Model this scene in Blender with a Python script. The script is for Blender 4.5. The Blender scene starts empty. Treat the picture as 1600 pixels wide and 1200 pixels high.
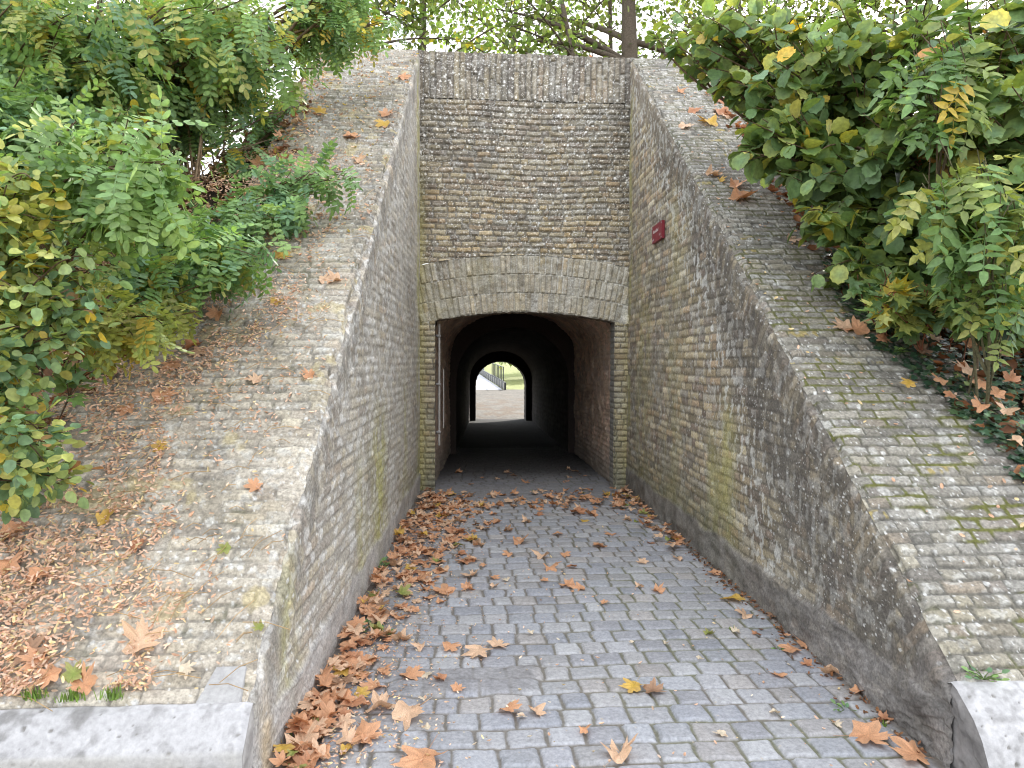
import bpy, math, random
import numpy as np
from mathutils import Vector, Matrix

random.seed(7)
rng = np.random.default_rng(7)
SC = bpy.context.scene
COL = SC.collection
D2R = math.radians

# ------------------------------------------------------------------ camera frame (also used to read ground positions)
FPX = 1067.0
EYE = np.array([0.0, 0.0, 1.6])
PSI, PITCH, ROLL = D2R(4.0), D2R(1.88), D2R(0.25)
_f = np.array([math.sin(PSI) * math.cos(PITCH), math.cos(PSI) * math.cos(PITCH), -math.sin(PITCH)])
_r = np.array([math.cos(PSI), -math.sin(PSI), 0.0])
_u = np.cross(_r, _f)
_c, _s = math.cos(ROLL), math.sin(ROLL)
CR, CU, CF = _c * _r + _s * _u, -_s * _r + _c * _u, _f

def ray(px, py):
    return CF + CR * (px - 800) / FPX + CU * (600 - py) / FPX
def on_z(px, py, z=0.0):
    d = ray(px, py); return EYE + d * ((z - EYE[2]) / d[2])
def at_y(px, py, y):
    d = ray(px, py); return EYE + d * (y / d[1])
Y0, Z0, YP, SL = 2.48, 0.36, 8.4, 0.84          # foot of the slope, portal plane, slope gradient
def zs(y): return Z0 + SL * (y - Y0)
ZT = zs(YP)
def on_slope(px, py, lift=0.0):
    d = ray(px, py); k = Z0 - SL * Y0 + lift
    return EYE + d * ((k - EYE[2]) / (d[2] - SL * d[1]))
def xl(y): return -0.77 + (y - Y0) * (0.225 / 5.92)      # inner faces of the two wing walls
def xr(y): return 1.91 + (y - Y0) * (0.12 / 5.92)
def xlo(y): return np.interp(y, [2.4, 4.4, 5.5, 8.9], [-2.75, -1.95, -1.72, -1.70])
def xro(y): return np.interp(y, [2.4, 4.2, 5.2, 8.9], [3.35, 2.95, 2.9, 2.98])

# ------------------------------------------------------------------ noise
def h3(ix, iy, iz, seed=0):
    x = (ix.astype(np.int64) * 374761393 + iy.astype(np.int64) * 668265263 + iz.astype(np.int64) * 2147483647 + seed * 1274126177) & 0xFFFFFFFF
    x = ((x ^ (x >> 13)) * 1274126177) & 0xFFFFFFFF
    x = ((x ^ (x >> 16)) * 2246822519) & 0xFFFFFFFF
    x = x ^ (x >> 15)
    return (x & 0xFFFFFF) / float(0x1000000)
def hh(a, b=0, seed=0):
    a = np.asarray(a); b = np.broadcast_to(np.asarray(b), a.shape)
    return h3(a, b, np.zeros(a.shape, np.int64), seed)
def vn(x, y, z=0.0, seed=0):
    x, y, z = np.broadcast_arrays(np.asarray(x, float), np.asarray(y, float), np.asarray(z, float))
    ix, iy, iz = np.floor(x), np.floor(y), np.floor(z)
    fx, fy, fz = x - ix, y - iy, z - iz
    fx, fy, fz = (t * t * (3 - 2 * t) for t in (fx, fy, fz))
    ix, iy, iz = ix.astype(np.int64), iy.astype(np.int64), iz.astype(np.int64)
    r = 0
    for dx in (0, 1):
        for dy in (0, 1):
            for dz in (0, 1):
                w = (fx if dx else 1 - fx) * (fy if dy else 1 - fy) * (fz if dz else 1 - fz)
                r = r + w * h3(ix + dx, iy + dy, iz + dz, seed)
    return r
def fbm(x, y, z=0.0, seed=0, o=4):
    r = 0; a = 0.5; t = 0
    for i in range(o):
        r = r + a * vn(np.asarray(x) * 2 ** i, np.asarray(y) * 2 ** i, np.asarray(z) * 2 ** i, seed + i); t += a; a *= 0.5
    return r / t
def ss(a, b, x):
    t = np.clip((x - a) / (b - a), 0, 1); return t * t * (3 - 2 * t)
def mix(a, b, t):
    return a + (b - a) * t[..., None] if np.ndim(t) else a + (b - a) * t
def spots(x, y, cell, r0, r1, dens, seed):
    """round lichen spots: 1 inside, 0 outside"""
    gx, gy = np.floor(x / cell).astype(np.int64), np.floor(y / cell).astype(np.int64)
    out = np.zeros(np.shape(x))
    for dx in (-1, 0, 1):
        for dy in (-1, 0, 1):
            cx, cy = gx + dx, gy + dy
            a, b, c, d = (hh(cx, cy, seed + k) for k in range(4))
            r = r0 + (r1 - r0) * c ** 3
            dist = np.hypot(x - (cx + a) * cell, y - (cy + b) * cell)
            out = np.maximum(out, (1 - ss(r * 0.75, r * 1.15, dist)) * (d < dens))
    return out

# ------------------------------------------------------------------ mesh helpers
def tag(o, label=None, cat=None, group=None, kind=None):
    if label: o['label'] = label
    if cat: o['category'] = cat
    if group: o['group'] = group
    if kind: o['kind'] = kind
    return o
def link(name, me, mat=None, parent=None):
    o = bpy.data.objects.new(name, me); COL.objects.link(o)
    if mat is not None and me is not None: me.materials.append(mat)
    if parent: o.parent = parent
    return o
def thing(name, label, cat, loc=(0, 0, 0), group=None):
    o = link(name, None); o.location = loc; o.empty_display_size = 0.1
    return tag(o, label, cat, group)
def mesh_np(name, V, F, C=None, smooth=True):
    """V (n,3); F list of (m,k) int arrays; C (n,3) colours"""
    me = bpy.data.meshes.new(name)
    F = [np.asarray(f) for f in (F if isinstance(F, list) else [F]) if len(f)]
    nl = sum(f.size for f in F); nf = sum(len(f) for f in F)
    me.vertices.add(len(V)); me.vertices.foreach_set('co', np.ascontiguousarray(V, np.float32).ravel())
    me.loops.add(nl); me.loops.foreach_set('vertex_index', np.concatenate([f.ravel() for f in F]).astype(np.int32))
    st = np.concatenate([np.full(len(f), f.shape[1]) for f in F]); starts = np.concatenate([[0], np.cumsum(st)[:-1]])
    me.polygons.add(nf); me.polygons.foreach_set('loop_start', starts.astype(np.int32))
    me.polygons.foreach_set('use_smooth', np.full(nf, smooth))
    me.update(calc_edges=True)
    if C is not None:
        at = me.attributes.new('col', 'FLOAT_COLOR', 'POINT')
        at.data.foreach_set('color', np.concatenate([np.clip(C, 0, 1), np.ones((len(V), 1))], 1).astype(np.float32).ravel())
    return me
def grid_faces(n, m, flip=False, keep=None):
    i = np.arange(n * m).reshape(n, m)
    q = np.stack([i[:-1, :-1], i[1:, :-1], i[1:, 1:], i[:-1, 1:]], -1)
    if flip: q = q[..., ::-1]
    return q[keep] if keep is not None else q.reshape(-1, 4)
def local(o_parent, V):
    return V - np.array(o_parent.location)
def tube(path, rad, sides=6):
    path = np.asarray(path, float); n = len(path); rad = np.broadcast_to(rad, n)
    t = np.gradient(path, axis=0); t /= np.linalg.norm(t, axis=1)[:, None] + 1e-9
    ref = np.array([0.3, 0.2, 0.93]) if abs(t[0][2]) < .9 else np.array([1., 0.1, 0])
    a = np.cross(t, ref); a /= np.linalg.norm(a, axis=1)[:, None] + 1e-9; b = np.cross(t, a)
    ang = np.arange(sides) * 2 * math.pi / sides
    V = path[:, None] + rad[:, None, None] * (a[:, None] * np.cos(ang)[None, :, None] + b[:, None] * np.sin(ang)[None, :, None])
    i = np.arange(n * sides).reshape(n, sides); j = np.roll(i, -1, 1)
    F = np.stack([i[:-1], j[:-1], j[1:], i[1:]], -1).reshape(-1, 4)
    return V.reshape(-1, 3), F
class Geo:
    def __init__(s): s.V = []; s.F = {}; s.C = []; s.n = 0
    def add(s, V, F, C):
        V = np.asarray(V, float); F = np.asarray(F)
        s.V.append(V); s.F.setdefault(F.shape[1], []).append(F + s.n)
        C = np.asarray(C, float); s.C.append(np.broadcast_to(C, (len(V), 3)) if C.ndim == 1 else C); s.n += len(V)
    def tube(s, path, rad, c, sides=6): V, F = tube(path, rad, sides); s.add(V, F, c)
    def box(s, lo, hi, c):
        x0, y0, z0 = lo; x1, y1, z1 = hi
        V = [(x0, y0, z0), (x1, y0, z0), (x1, y1, z0), (x0, y1, z0), (x0, y0, z1), (x1, y0, z1), (x1, y1, z1), (x0, y1, z1)]
        s.add(V, [(0, 3, 2, 1), (4, 5, 6, 7), (0, 1, 5, 4), (1, 2, 6, 5), (2, 3, 7, 6), (3, 0, 4, 7)], c)
    def obj(s, name, mat, parent=None, smooth=True):
        V = np.concatenate(s.V)
        if parent is not None: V = local(parent, V)
        return link(name, mesh_np(name, V, [np.concatenate(f) for f in s.F.values()], np.concatenate(s.C), smooth), mat, parent)

# ------------------------------------------------------------------ materials
def nodes(name):
    m = bpy.data.materials.new(name); m.use_nodes = True
    nt = m.node_tree; return m, nt, nt.nodes['Principled BSDF'], nt.nodes['Material Output']
def N(nt, t, **k):
    n = nt.nodes.new(t)
    for a, v in k.items(): setattr(n, a, v)
    return n
def masonry(name, rough=0.92, scale=70, bump=0.5, dist=0.004, var=0.5, spec=0.25):
    m, nt, b, out = nodes(name)
    at = N(nt, 'ShaderNodeAttribute', attribute_name='col')
    tc = N(nt, 'ShaderNodeTexCoord')
    n1 = N(nt, 'ShaderNodeTexNoise'); n1.inputs['Scale'].default_value = scale; n1.inputs['Detail'].default_value = 6; n1.inputs['Roughness'].default_value = 0.7
    nt.links.new(tc.outputs['Object'], n1.inputs['Vector'])
    mr = N(nt, 'ShaderNodeMapRange'); mr.inputs['From Min'].default_value = 0.3; mr.inputs['From Max'].default_value = 0.7
    mr.inputs['To Min'].default_value = 1 - var; mr.inputs['To Max'].default_value = 1 + var * 0.9
    nt.links.new(n1.outputs['Fac'], mr.inputs['Value'])
    mx = N(nt, 'ShaderNodeMix', data_type='RGBA', blend_type='MULTIPLY'); mx.inputs[0].default_value = 1
    nt.links.new(at.outputs['Color'], mx.inputs[6]); nt.links.new(mr.outputs['Result'], mx.inputs[7])
    nt.links.new(mx.outputs[2], b.inputs['Base Color'])
    n2 = N(nt, 'ShaderNodeTexNoise'); n2.inputs['Scale'].default_value = scale * 2.2; n2.inputs['Detail'].default_value = 8; n2.inputs['Roughness'].default_value = 0.75
    nt.links.new(tc.outputs['Object'], n2.inputs['Vector'])
    bp = N(nt, 'ShaderNodeBump'); bp.inputs['Strength'].default_value = bump; bp.inputs['Distance'].default_value = dist
    nt.links.new(n2.outputs['Fac'], bp.inputs['Height']); nt.links.new(bp.outputs['Normal'], b.inputs['Normal'])
    b.inputs['Roughness'].default_value = rough; b.inputs['Specular IOR Level'].default_value = spec
    return m
def leafmat(name, trans=0.4, rough=0.45, spec=0.45, tint=(1.25, 1.15, 0.55)):
    m, nt, b, out = nodes(name)
    at = N(nt, 'ShaderNodeAttribute', attribute_name='col')
    b.inputs['Roughness'].default_value = rough; b.inputs['Specular IOR Level'].default_value = spec
    tc = N(nt, 'ShaderNodeTexCoord'); n1 = N(nt, 'ShaderNodeTexNoise'); n1.inputs['Scale'].default_value = 45; n1.inputs['Detail'].default_value = 4
    nt.links.new(tc.outputs['Object'], n1.inputs['Vector'])
    mr = N(nt, 'ShaderNodeMapRange'); mr.inputs['From Min'].default_value = 0.3; mr.inputs['From Max'].default_value = 0.7; mr.inputs['To Min'].default_value = 0.75; mr.inputs['To Max'].default_value = 1.2
    nt.links.new(n1.outputs['Fac'], mr.inputs['Value'])
    m0 = N(nt, 'ShaderNodeMix', data_type='RGBA', blend_type='MULTIPLY'); m0.inputs[0].default_value = 1
    nt.links.new(at.outputs['Color'], m0.inputs[6]); nt.links.new(mr.outputs['Result'], m0.inputs[7])
    nt.links.new(m0.outputs[2], b.inputs['Base Color'])
    tr = N(nt, 'ShaderNodeBsdfTranslucent')
    mx = N(nt, 'ShaderNodeMix', data_type='RGBA', blend_type='MULTIPLY'); mx.inputs[0].default_value = 1; mx.inputs[7].default_value = (*tint, 1)
    nt.links.new(m0.outputs[2], mx.inputs[6]); nt.links.new(mx.outputs[2], tr.inputs['Color'])
    sh = N(nt, 'ShaderNodeMixShader'); sh.inputs[0].default_value = trans
    nt.links.new(b.outputs[0], sh.inputs[1]); nt.links.new(tr.outputs[0], sh.inputs[2]); nt.links.new(sh.outputs[0], out.inputs['Surface'])
    return m
M_BRICK = masonry('weathered_brick')
M_SLOPE = masonry('weathered_coping_brick', scale=60, var=0.5, bump=0.7)
M_SETT = masonry('stone_sett', rough=0.7, scale=55, var=0.32, bump=0.35, dist=0.003, spec=0.4)
M_STONE = masonry('pale_stone', rough=0.85, scale=45, var=0.2, bump=0.35, dist=0.003)
M_EARTH = masonry('dark_earth', scale=22, var=0.7, bump=1.0, dist=0.03)
M_GROUND = masonry('ground_soil', scale=9, var=0.5, bump=0.6, dist=0.02)
M_BARK = masonry('bark', scale=40, var=0.5, bump=0.8, dist=0.01)
M_LEAF = leafmat('green_leaf')
M_LEAFFAR = leafmat('backlit_leaf', trans=0.45, rough=0.5, tint=(1.0, 1.12, .55))
M_HAZEL = leafmat('hazel_leaf', trans=0.33, rough=0.5, spec=0.4)
M_IVY = leafmat('ivy_leaf', trans=0.1, rough=0.32, spec=0.5)
M_DRY = leafmat('dry_leaf', trans=0.18, rough=0.6, spec=0.3, tint=(1.2, 0.9, 0.6))
M_PAINT = masonry('sign_paint', rough=0.45, scale=80, var=0.12, bump=0.05)
M_METAL = masonry('dark_metal', rough=0.5, scale=60, var=0.2, bump=0.1)

# ------------------------------------------------------------------ brickwork as a height field + colours
PAL = np.array([(.36, .30, .19), (.31, .27, .18), (.40, .35, .22), (.27, .24, .18), (.33, .31, .25), (.26, .21, .17), (.37, .28, .18), (.30, .29, .26), (.42, .38, .28), (.23, .20, .17)])
PAL = PAL * .72 + PAL.mean(1, keepdims=True) * .28 * np.array((1.03, 1.0, .95))
def bricks(u, v, ch, bl, seed, joint=0.011, edge=0.010, depth=0.014, irr=1.0):
    vw = v + irr * (0.022 * (vn(u * 1.1, v * 0.8, seed) - .5) + 0.007 * (vn(u * 7, v * 5, seed + 3) - .5))
    row = np.floor(vw / ch).astype(np.int64); fv = vw / ch - row
    off = hh(row, 0, seed) * 1.5 * bl
    uw = u + off + irr * 0.012 * (vn(u * 5, v * 9, seed + 5) - .5)
    P = 1.5 * bl; cell = np.floor(uw / P).astype(np.int64); t = uw - cell * P
    j1 = (hh(row, cell, seed + 21) - .5) * 0.16 * bl
    st = t < bl + j1
    w = np.where(st, bl + j1, .5 * bl - j1); lu = np.where(st, t, t - bl - j1)
    cid = cell * 2 + st
    r1, r2, r3, r4 = (hh(row, cid, seed + k) for k in (31, 32, 33, 34))
    du = np.minimum(lu, w - lu); dv = np.minimum(fv, 1 - fv) * ch
    k = 0.012
    d = -k * np.log(np.exp(-du / k) + np.exp(-dv / k)) + 0.007          # rounded corners
    d = np.minimum(d, np.minimum(du, dv)) + irr * 0.007 * (fbm(u * 28, v * 34, seed, o=3) - .5)
    jw = joint * .5 * (0.6 + 0.9 * vn(u * 3, v * 3, seed + 9))
    prof = ss(jw, jw + edge, d); mort = 1 - ss(jw * .7, jw * 1.5 + .001, d)
    ero = np.where(r4 > .86, -0.010 * (r4 - .86) / .14, 0)
    h = prof * (depth + (r1 - .5) * 0.009 + ero + (r3 - .5) * 0.10 * (fv - .5) * ch) + 0.006 * (fbm(u * 40, v * 40, seed + 1, o=3) - .5) * prof
    return h, mort, r2, r3, r1
def brick_col(r2, r3, mort, pal=PAL, mcol=(.34, .33, .29)):
    c = pal[(r2 * len(pal)).astype(int) % len(pal)] * (0.78 + .44 * r3)[..., None]
    return mix(c, np.array(mcol), mort * .8)

def wing(sgn):
    left = sgn < 0
    xi, xo = (xl, xlo) if left else (xr, xro)
    seed = 100 if left else 200
    ys = [Y0]
    while ys[-1] < YP + 0.02: ys.append(ys[-1] + max(0.0045, 0.0019 * ys[-1]))
    ys = np.array(ys); ys[-1] = YP + 0.03
    NS, NW = 250, 250
    a = np.linspace(1, 0, NS) ** 1.25                       # 1 at the outer edge, 0 at the arris
    b = np.linspace(0, 1, NW) ** 1.1
    Yg = ys[:, None]
    wob = 0.012 * (fbm(Yg * 2.2, 0 * Yg, seed, o=3) - .5)
    # --- sloping top
    Y = np.broadcast_to(Yg, (len(ys), NS))
    X = xi(Yg) + wob + (xo(Yg) - xi(Yg)) * a[None]
    Z = zs(Y)
    tl = math.sqrt(1 + SL * SL); S = Y * tl
    h, mo, r2, r3, r1 = bricks(X, S, 0.066, 0.20, seed, joint=0.013, edge=0.005, depth=0.0075 if left else .0085, irr=1.5)
    rw = S / .066; h = h + .004 * (.5 - (rw - np.floor(rw))) * (1 - mo) * (.4 + 1.2 * vn(X * 2, S * 3, seed + 2))
    da = np.abs(X - xi(Yg) - wob)
    nrm = np.array([0, -SL, 1]) / tl
    nar = np.array([-sgn * 0.75, -SL * .5, .55]); nar /= np.linalg.norm(nar)
    er = 0.006 + 0.02 * (hh(np.floor(Yg * tl / .066 + .4 * vn(Yg * 8, 0 * Yg, seed)).astype(np.int64), 8, seed) - .3) + 0.045 * np.maximum(fbm(Yg * 9, 0 * Yg, seed + 7, o=3) - .42, 0) * 2 + 0.022 * (hh(np.floor(Yg * tl / .066).astype(np.int64), 3, seed) ** 2)
    fall = np.exp(-(da / 0.03) ** 2)
    P1 = np.stack([X, Y, Z], -1) + nrm * (h * (1 - fall))[..., None] + nrm * (0.009 * (fbm(X * 18, S * 24, seed + 54, o=4) - .5) * (1 - fall))[..., None] + nrm * (0.030 * (fbm(X * 1.3, Y * 1.3, seed, o=3) - .5) * (1 - fall))[..., None] - nar * (er * fall)[..., None]
    c = brick_col(r2, r3, 0 * mo)
    grey = np.array((.365, .348, .308))
    gm = ss(.3, .7, fbm(X * 2.2, Y * 2.2, seed + 40)) * .45 + .35
    c = mix(c, grey * (0.72 + .56 * r1)[..., None], gm)
    if left:
        c = mix(c, np.array((.50, .47, .42)), .5 * ss(.35, .7, fbm(X * 3, Y * 3, seed + 41)) * ss(7.6, 3.4, Y) )
        c = c * (0.9 + .18 * ss(6.5, 3, Y))[..., None] * np.array((1.04, 1.0, .94))
    else:
        c = c * 0.76
    pale = ss(.60, .68, fbm(X * 16, S * 24, seed + 44, o=4))
    c = mix(c, np.array((.56, .56, .53)), pale * (.5 if left else .4))
    c = mix(c, np.array((.17, .16, .14) if left else (.11, .105, .09)), np.clip(mo * ss(.25, .6, fbm(X * 4, S * 5, seed + 52) + (.05 if left else .2)), 0, 1) * (.62 if left else .8))
    sp = np.maximum(spots(X, S, 0.05, 0.003, 0.013, 0.45, seed + 50), spots(X, S, .024, .002, .005, .35, seed + 53))
    c = mix(c, np.array((.62, .62, .60)), sp * .85)
    blk = ss(.6, .72, fbm(X * 8, S * 10, seed + 46, o=4))
    c = mix(c, np.array((.10, .095, .085)), blk * (.35 if left else .5))
    if left:
        mz = ss(.62, .72, fbm(X * 5, S * 6, seed + 47)) * (0.2 + .8 * mo)
        c = mix(c, np.array((.10, .10, .05)), mz * .5)
        li = ss(.66, .75, fbm(X * 6 + 9, S * 6, seed + 48)); c = mix(c, np.array((.50, .42, .22)), li * .5)
    else:
        mz = ss(.42, .58, fbm(X * 3.2, S * 4.5, seed + 47)) * np.clip(mo * 1.3 + .25 * ss(.6, .75, fbm(X * 7, S * 9, seed + 51)), 0, 1)
        mz = mz * (.35 + .65 * ss(6.5, 3.2, Y))
        P1 = P1 + nrm * (0.008 * mz)[..., None]
        c = mix(c, np.array((.11, .115, .025)), mz * .9)
        ye = ((r2 * 977) % 1 > .965) * (1 - mo); c = mix(c, np.array((.33, .26, .08)), ye * ss(.5, .6, fbm(X * 22, S * 26, 9)) * .75)
    # --- inner face
    Y2 = np.broadcast_to(Yg, (len(ys), NW)); ztop = zs(Yg); zb = -0.06
    Zg = ztop + (zb - ztop) * b[None]
    X2 = np.broadcast_to(xi(Yg) + wob, Y2.shape)
    h, mo, r2, r3, r1 = bricks(Y2, Zg, 0.068, 0.205, seed + 5, joint=0.014, edge=.006, depth=0.0065, irr=1.4)
    h = h - .008 * (r1 > .88) * (1 - mo)
    h = h * (1 if left else ss(3.6, 5.2, Y2 + .6 * (vn(Y2 * 2, Zg * 2, 6) - .5)) * .8 + .2) + .009 * (fbm(Y2 * 22, Zg * 20, seed + 71, o=5) - .5)
    bel = (ztop - Zg) / tl
    along = (Y2 + SL * Zg) / tl
    h2, mo2, q2, q3, q1 = bricks(bel + 0.05, along, 0.062, 0.5, seed + 6, joint=0.008, edge=0.014, depth=0.005, irr=2.2)
    h2 = h2 + .010 * (fbm(along * 34, Zg * 12, seed + 70, o=4) - .5)
    zone = (bel < 0.245 + .03 * (vn(along * 15, 0 * along, seed) - .5)).astype(float)
    zpl = (0.20 if left else .24) + 0.05 * vn(Y2 * 3.7, 0 * Y2, seed + 8) + .03 * (fbm(Y2 * 12, Zg * 8, seed + 75) - .5)
    pl = ss(zpl + .02, zpl - .02, Zg)
    pl = np.maximum(pl, ss(3.3, 2.6, Y2 + (Zg - .2) * (1.6 if not left else 2.6) + .5 * (fbm(Y2 * 5, Zg * 6, seed + 77) - .5)) * (.9 if not left else .55))
    h, mo, r2, r3, r1 = (np.where(zone > .5, q, p) for p, q in ((h, h2), (mo, mo2), (r2, q2), (r3, q3), (r1, q1)))
    lg = fbm(Y2 * 3.0 + Zg * 2, Zg * 4, seed + 9, o=4) * 7; rough_st = 0.022 * (fbm(Y2 * 6, Zg * 9, seed + 9, o=5) - .45) + .006 * (np.floor(lg) + ss(.35, .65, lg - np.floor(lg)) - 3) * ss(4.2, 2.9, Y2)
    h = h * (1 - pl) + pl * (0.012 + rough_st * (1.0 if left else 1.9))
    da = bel; fall = np.exp(-(da / 0.03) ** 2)
    nw = np.array([-sgn * 1.0, 0, 0])
    P2 = np.stack([X2, Y2, Zg], -1) + nw * (h * (1 - fall))[..., None] - nar * (er * fall)[..., None]
    c2 = brick_col(r2, r3, mo, mcol=(.13, .12, .105) if left else (.13, .12, .10)); c2 = c2 * (.72 + .56 * r1)[..., None] * np.array((1.06, 1.0, .93))
    if left:
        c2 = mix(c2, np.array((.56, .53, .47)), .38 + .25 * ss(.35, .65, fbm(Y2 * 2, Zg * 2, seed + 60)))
        wl = ss(.50, .62, fbm(Y2 * 12, Zg * 20, seed + 61, o=4)) * (1 - .6 * mo) * (.5 + .5 * ss(7.6, 5.5, Y2))
        c2 = mix(c2, np.array((.70, .69, .66)), wl * .7)
        dk = ss(.40, .15, bel + .15 * (fbm(Y2 * 3, Zg * 2, seed + 72) - .5)) * ss(.34, .58, fbm(Y2 * 22, Zg * 6, seed + 62, o=4)); c2 = mix(c2, np.array((.21, .20, .185)), dk * .55)
        dk2 = ss(.55, .75, fbm(Y2 * 1.1, Zg * .9, seed + 63)); c2 = mix(c2, np.array((.22, .205, .18)), dk2 * .4 * ss(1.4, 2.6, Zg))
        for yc, w, z1, st in ((5.35, .34, 1.0, .75), (4.6, .2, .75, .45), (2.98, .13, .55, .6), (6.9, .3, 1.2, .35), (8.2, .12, 5, .6)):
            g = np.exp(-((Y2 - yc - .12 * (vn(Y2 * 3, Zg * 2, 5) - .5)) / w) ** 2) * ss(z1 + .45, z1 - .2, Zg) * ss(.2, .6, fbm(Y2 * 7, Zg * 3, seed + 64))
            c2 = mix(c2, np.array((.44, .42, .13)), g * st)
        gr = ss(.65, .1, Zg) * ss(6, 7.6, Y2); c2 = mix(c2, np.array((.20, .21, .11)), gr * .55)
        c2 = mix(c2, np.array((.44, .425, .41)) * (0.6 + .8 * fbm(Y2 * 9, Zg * 14, seed + 65, o=5))[..., None], pl * .85)
        tan = pl * np.exp(-((Y2 - 2.62) / .06) ** 2); c2 = mix(c2, np.array((.52, .42, .28)), tan * .8)
    else:
        c2 = c2 * 1.05
        c2 = mix(c2, np.array((.30, .29, .25)), .3 * ss(.4, .7, fbm(Y2 * 2, Zg * 2, seed + 60)))
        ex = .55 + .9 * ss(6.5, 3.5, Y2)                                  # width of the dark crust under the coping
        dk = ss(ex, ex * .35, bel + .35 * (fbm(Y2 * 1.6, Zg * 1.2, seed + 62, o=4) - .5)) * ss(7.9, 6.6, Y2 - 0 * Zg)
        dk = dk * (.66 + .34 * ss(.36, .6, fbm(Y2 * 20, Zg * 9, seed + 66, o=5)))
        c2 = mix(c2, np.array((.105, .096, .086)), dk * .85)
        up = ss(.0, .3, zone) * ss(6, 7, Y2); c2 = mix(c2, np.array((.19, .165, .13)), up * .65)
        wl = ss(.56, .65, fbm(Y2 * 24, Zg * 15, seed + 61, o=4)); band = np.exp(-((bel - ex * .8) / .3) ** 2)
        c2 = mix(c2, np.array((.60, .60, .57)), wl * (.22 + .5 * band) * (1 - pl * .7))
        sp = np.maximum(spots(Y2 * .75, Zg, 0.045, 0.003, 0.010, 0.42, seed + 67), spots(Y2 * .75, Zg, .024, .002, .006, .4, seed + 73) * ss(.4, .6, fbm(Y2 * 3, Zg * 3, seed + 74))); c2 = mix(c2, np.array((.60, .60, .58)), sp * .8 * (1 - pl * .8))
        for yc, w, z1, st in ((4.95, .16, 1.05, .65), (5.2, .14, .85, .5), (7.6, .35, 2.6, .35), (8.28, .07, 4.6, .6), (6.4, .3, 3.0, .25)):
            g = np.exp(-((Y2 - yc - .15 * (vn(Y2 * 3, Zg * 2, 5) - .5)) / w) ** 2) * ss(z1 + .45, z1 - .1, Zg) * ss(.25, .6, fbm(Y2 * 6, Zg * 3, seed + 64))
            c2 = mix(c2, np.array((.36, .34, .12)), g * st)
        gr = ss(.75, .05, Zg + .3 * (fbm(Y2 * 2, Zg * 2, 77) - .5)) * ss(4.2, 5.2, Y2); c2 = mix(c2, np.array((.12, .125, .065)), gr * .75)
        c2 = mix(c2, np.array((.185, .175, .168)) * (0.3 + 1.4 * fbm(Y2 * 9, Zg * 14, seed + 65, o=5))[..., None], pl * .8)
        fis = ss(.03, .0, np.abs(fbm(Y2 * 1.8 + Zg * 2.2, Zg * 3.5, seed + 68, o=3) - .5)) * 0

    if left: sp = spots(Y2 * .8, Zg, 0.05, 0.003, 0.014, 0.45, seed + 67); c2 = mix(c2, np.array((.70, .70, .68)), sp * .7 * (1 - pl * .6))
    P1[0] = P1[1] + np.array([0, -.006, -.07]); P2[:, 0] = P1[:, -1]; c2[:, 0] = c[:, -1]
    nm = 'wing_wall'
    t = thing(nm, 'left sloping brick wing wall strewn with dry leaflets' if left else 'right sloping brick wing wall with mossy joints and dark crust', 'wing wall', (float(xi(Y0)), Y0, 0), 'brick wing walls flanking the tunnel approach')
    n = len(ys)
    link('sloping_top', mesh_np('sloping_top', local(t, P1.reshape(-1, 3)), grid_faces(n, NS, flip=left), c.reshape(-1, 3)), M_SLOPE, t)
    link('inner_face', mesh_np('inner_face', local(t, P2.reshape(-1, 3)), grid_faces(n, NW, flip=left), c2.reshape(-1, 3)), M_BRICK, t)
    # outer side and the level cap on the crest
    g = Geo(); yy = np.linspace(Y0, YP + .55, 30); zz = np.minimum(zs(yy), ZT)
    V = np.concatenate([np.stack([xo(yy), yy, zz - .004], -1), np.stack([xo(yy), yy, zz * 0 - .1], -1)])
    i = np.arange(29); F = np.stack([i, i + 1, i + 31, i + 30], -1)
    g.add(V, F if not left else F[:, ::-1], (.27, .25, .2))
    o = g.obj('outer_face', M_BRICK, t)
    xa, xb = sorted((float(xi(YP)), float(xo(YP))))
    gx, gy = np.meshgrid(np.linspace(xa, xb, 90), np.linspace(YP + .03, YP + .55, 40), indexing='ij')
    hh_, mo, r2, r3, r1 = bricks(gx, gy, .066, .2, seed + 12)
    V = np.stack([gx, gy, ZT + .012 + hh_], -1).reshape(-1, 3)
    link('crest_cap', mesh_np('crest_cap', local(t, V), grid_faces(90, 40), mix(brick_col(r2, r3, mo), grey, .6 + 0 * mo).reshape(-1, 3)), M_SLOPE, t)
    # front end below the kerb stone
    g = Geo(); g.box((min(float(xi(Y0)), float(xo(Y0))) + .003, Y0 + .004, -.1), (max(float(xi(Y0)), float(xo(Y0))) - .003, Y0 + .3, Z0 - .012), (.34, .33, .31) if left else (.15, .145, .14))
    g.obj('end_block', M_STONE, t)
    return t
wing(-1); wing(1)

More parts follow.
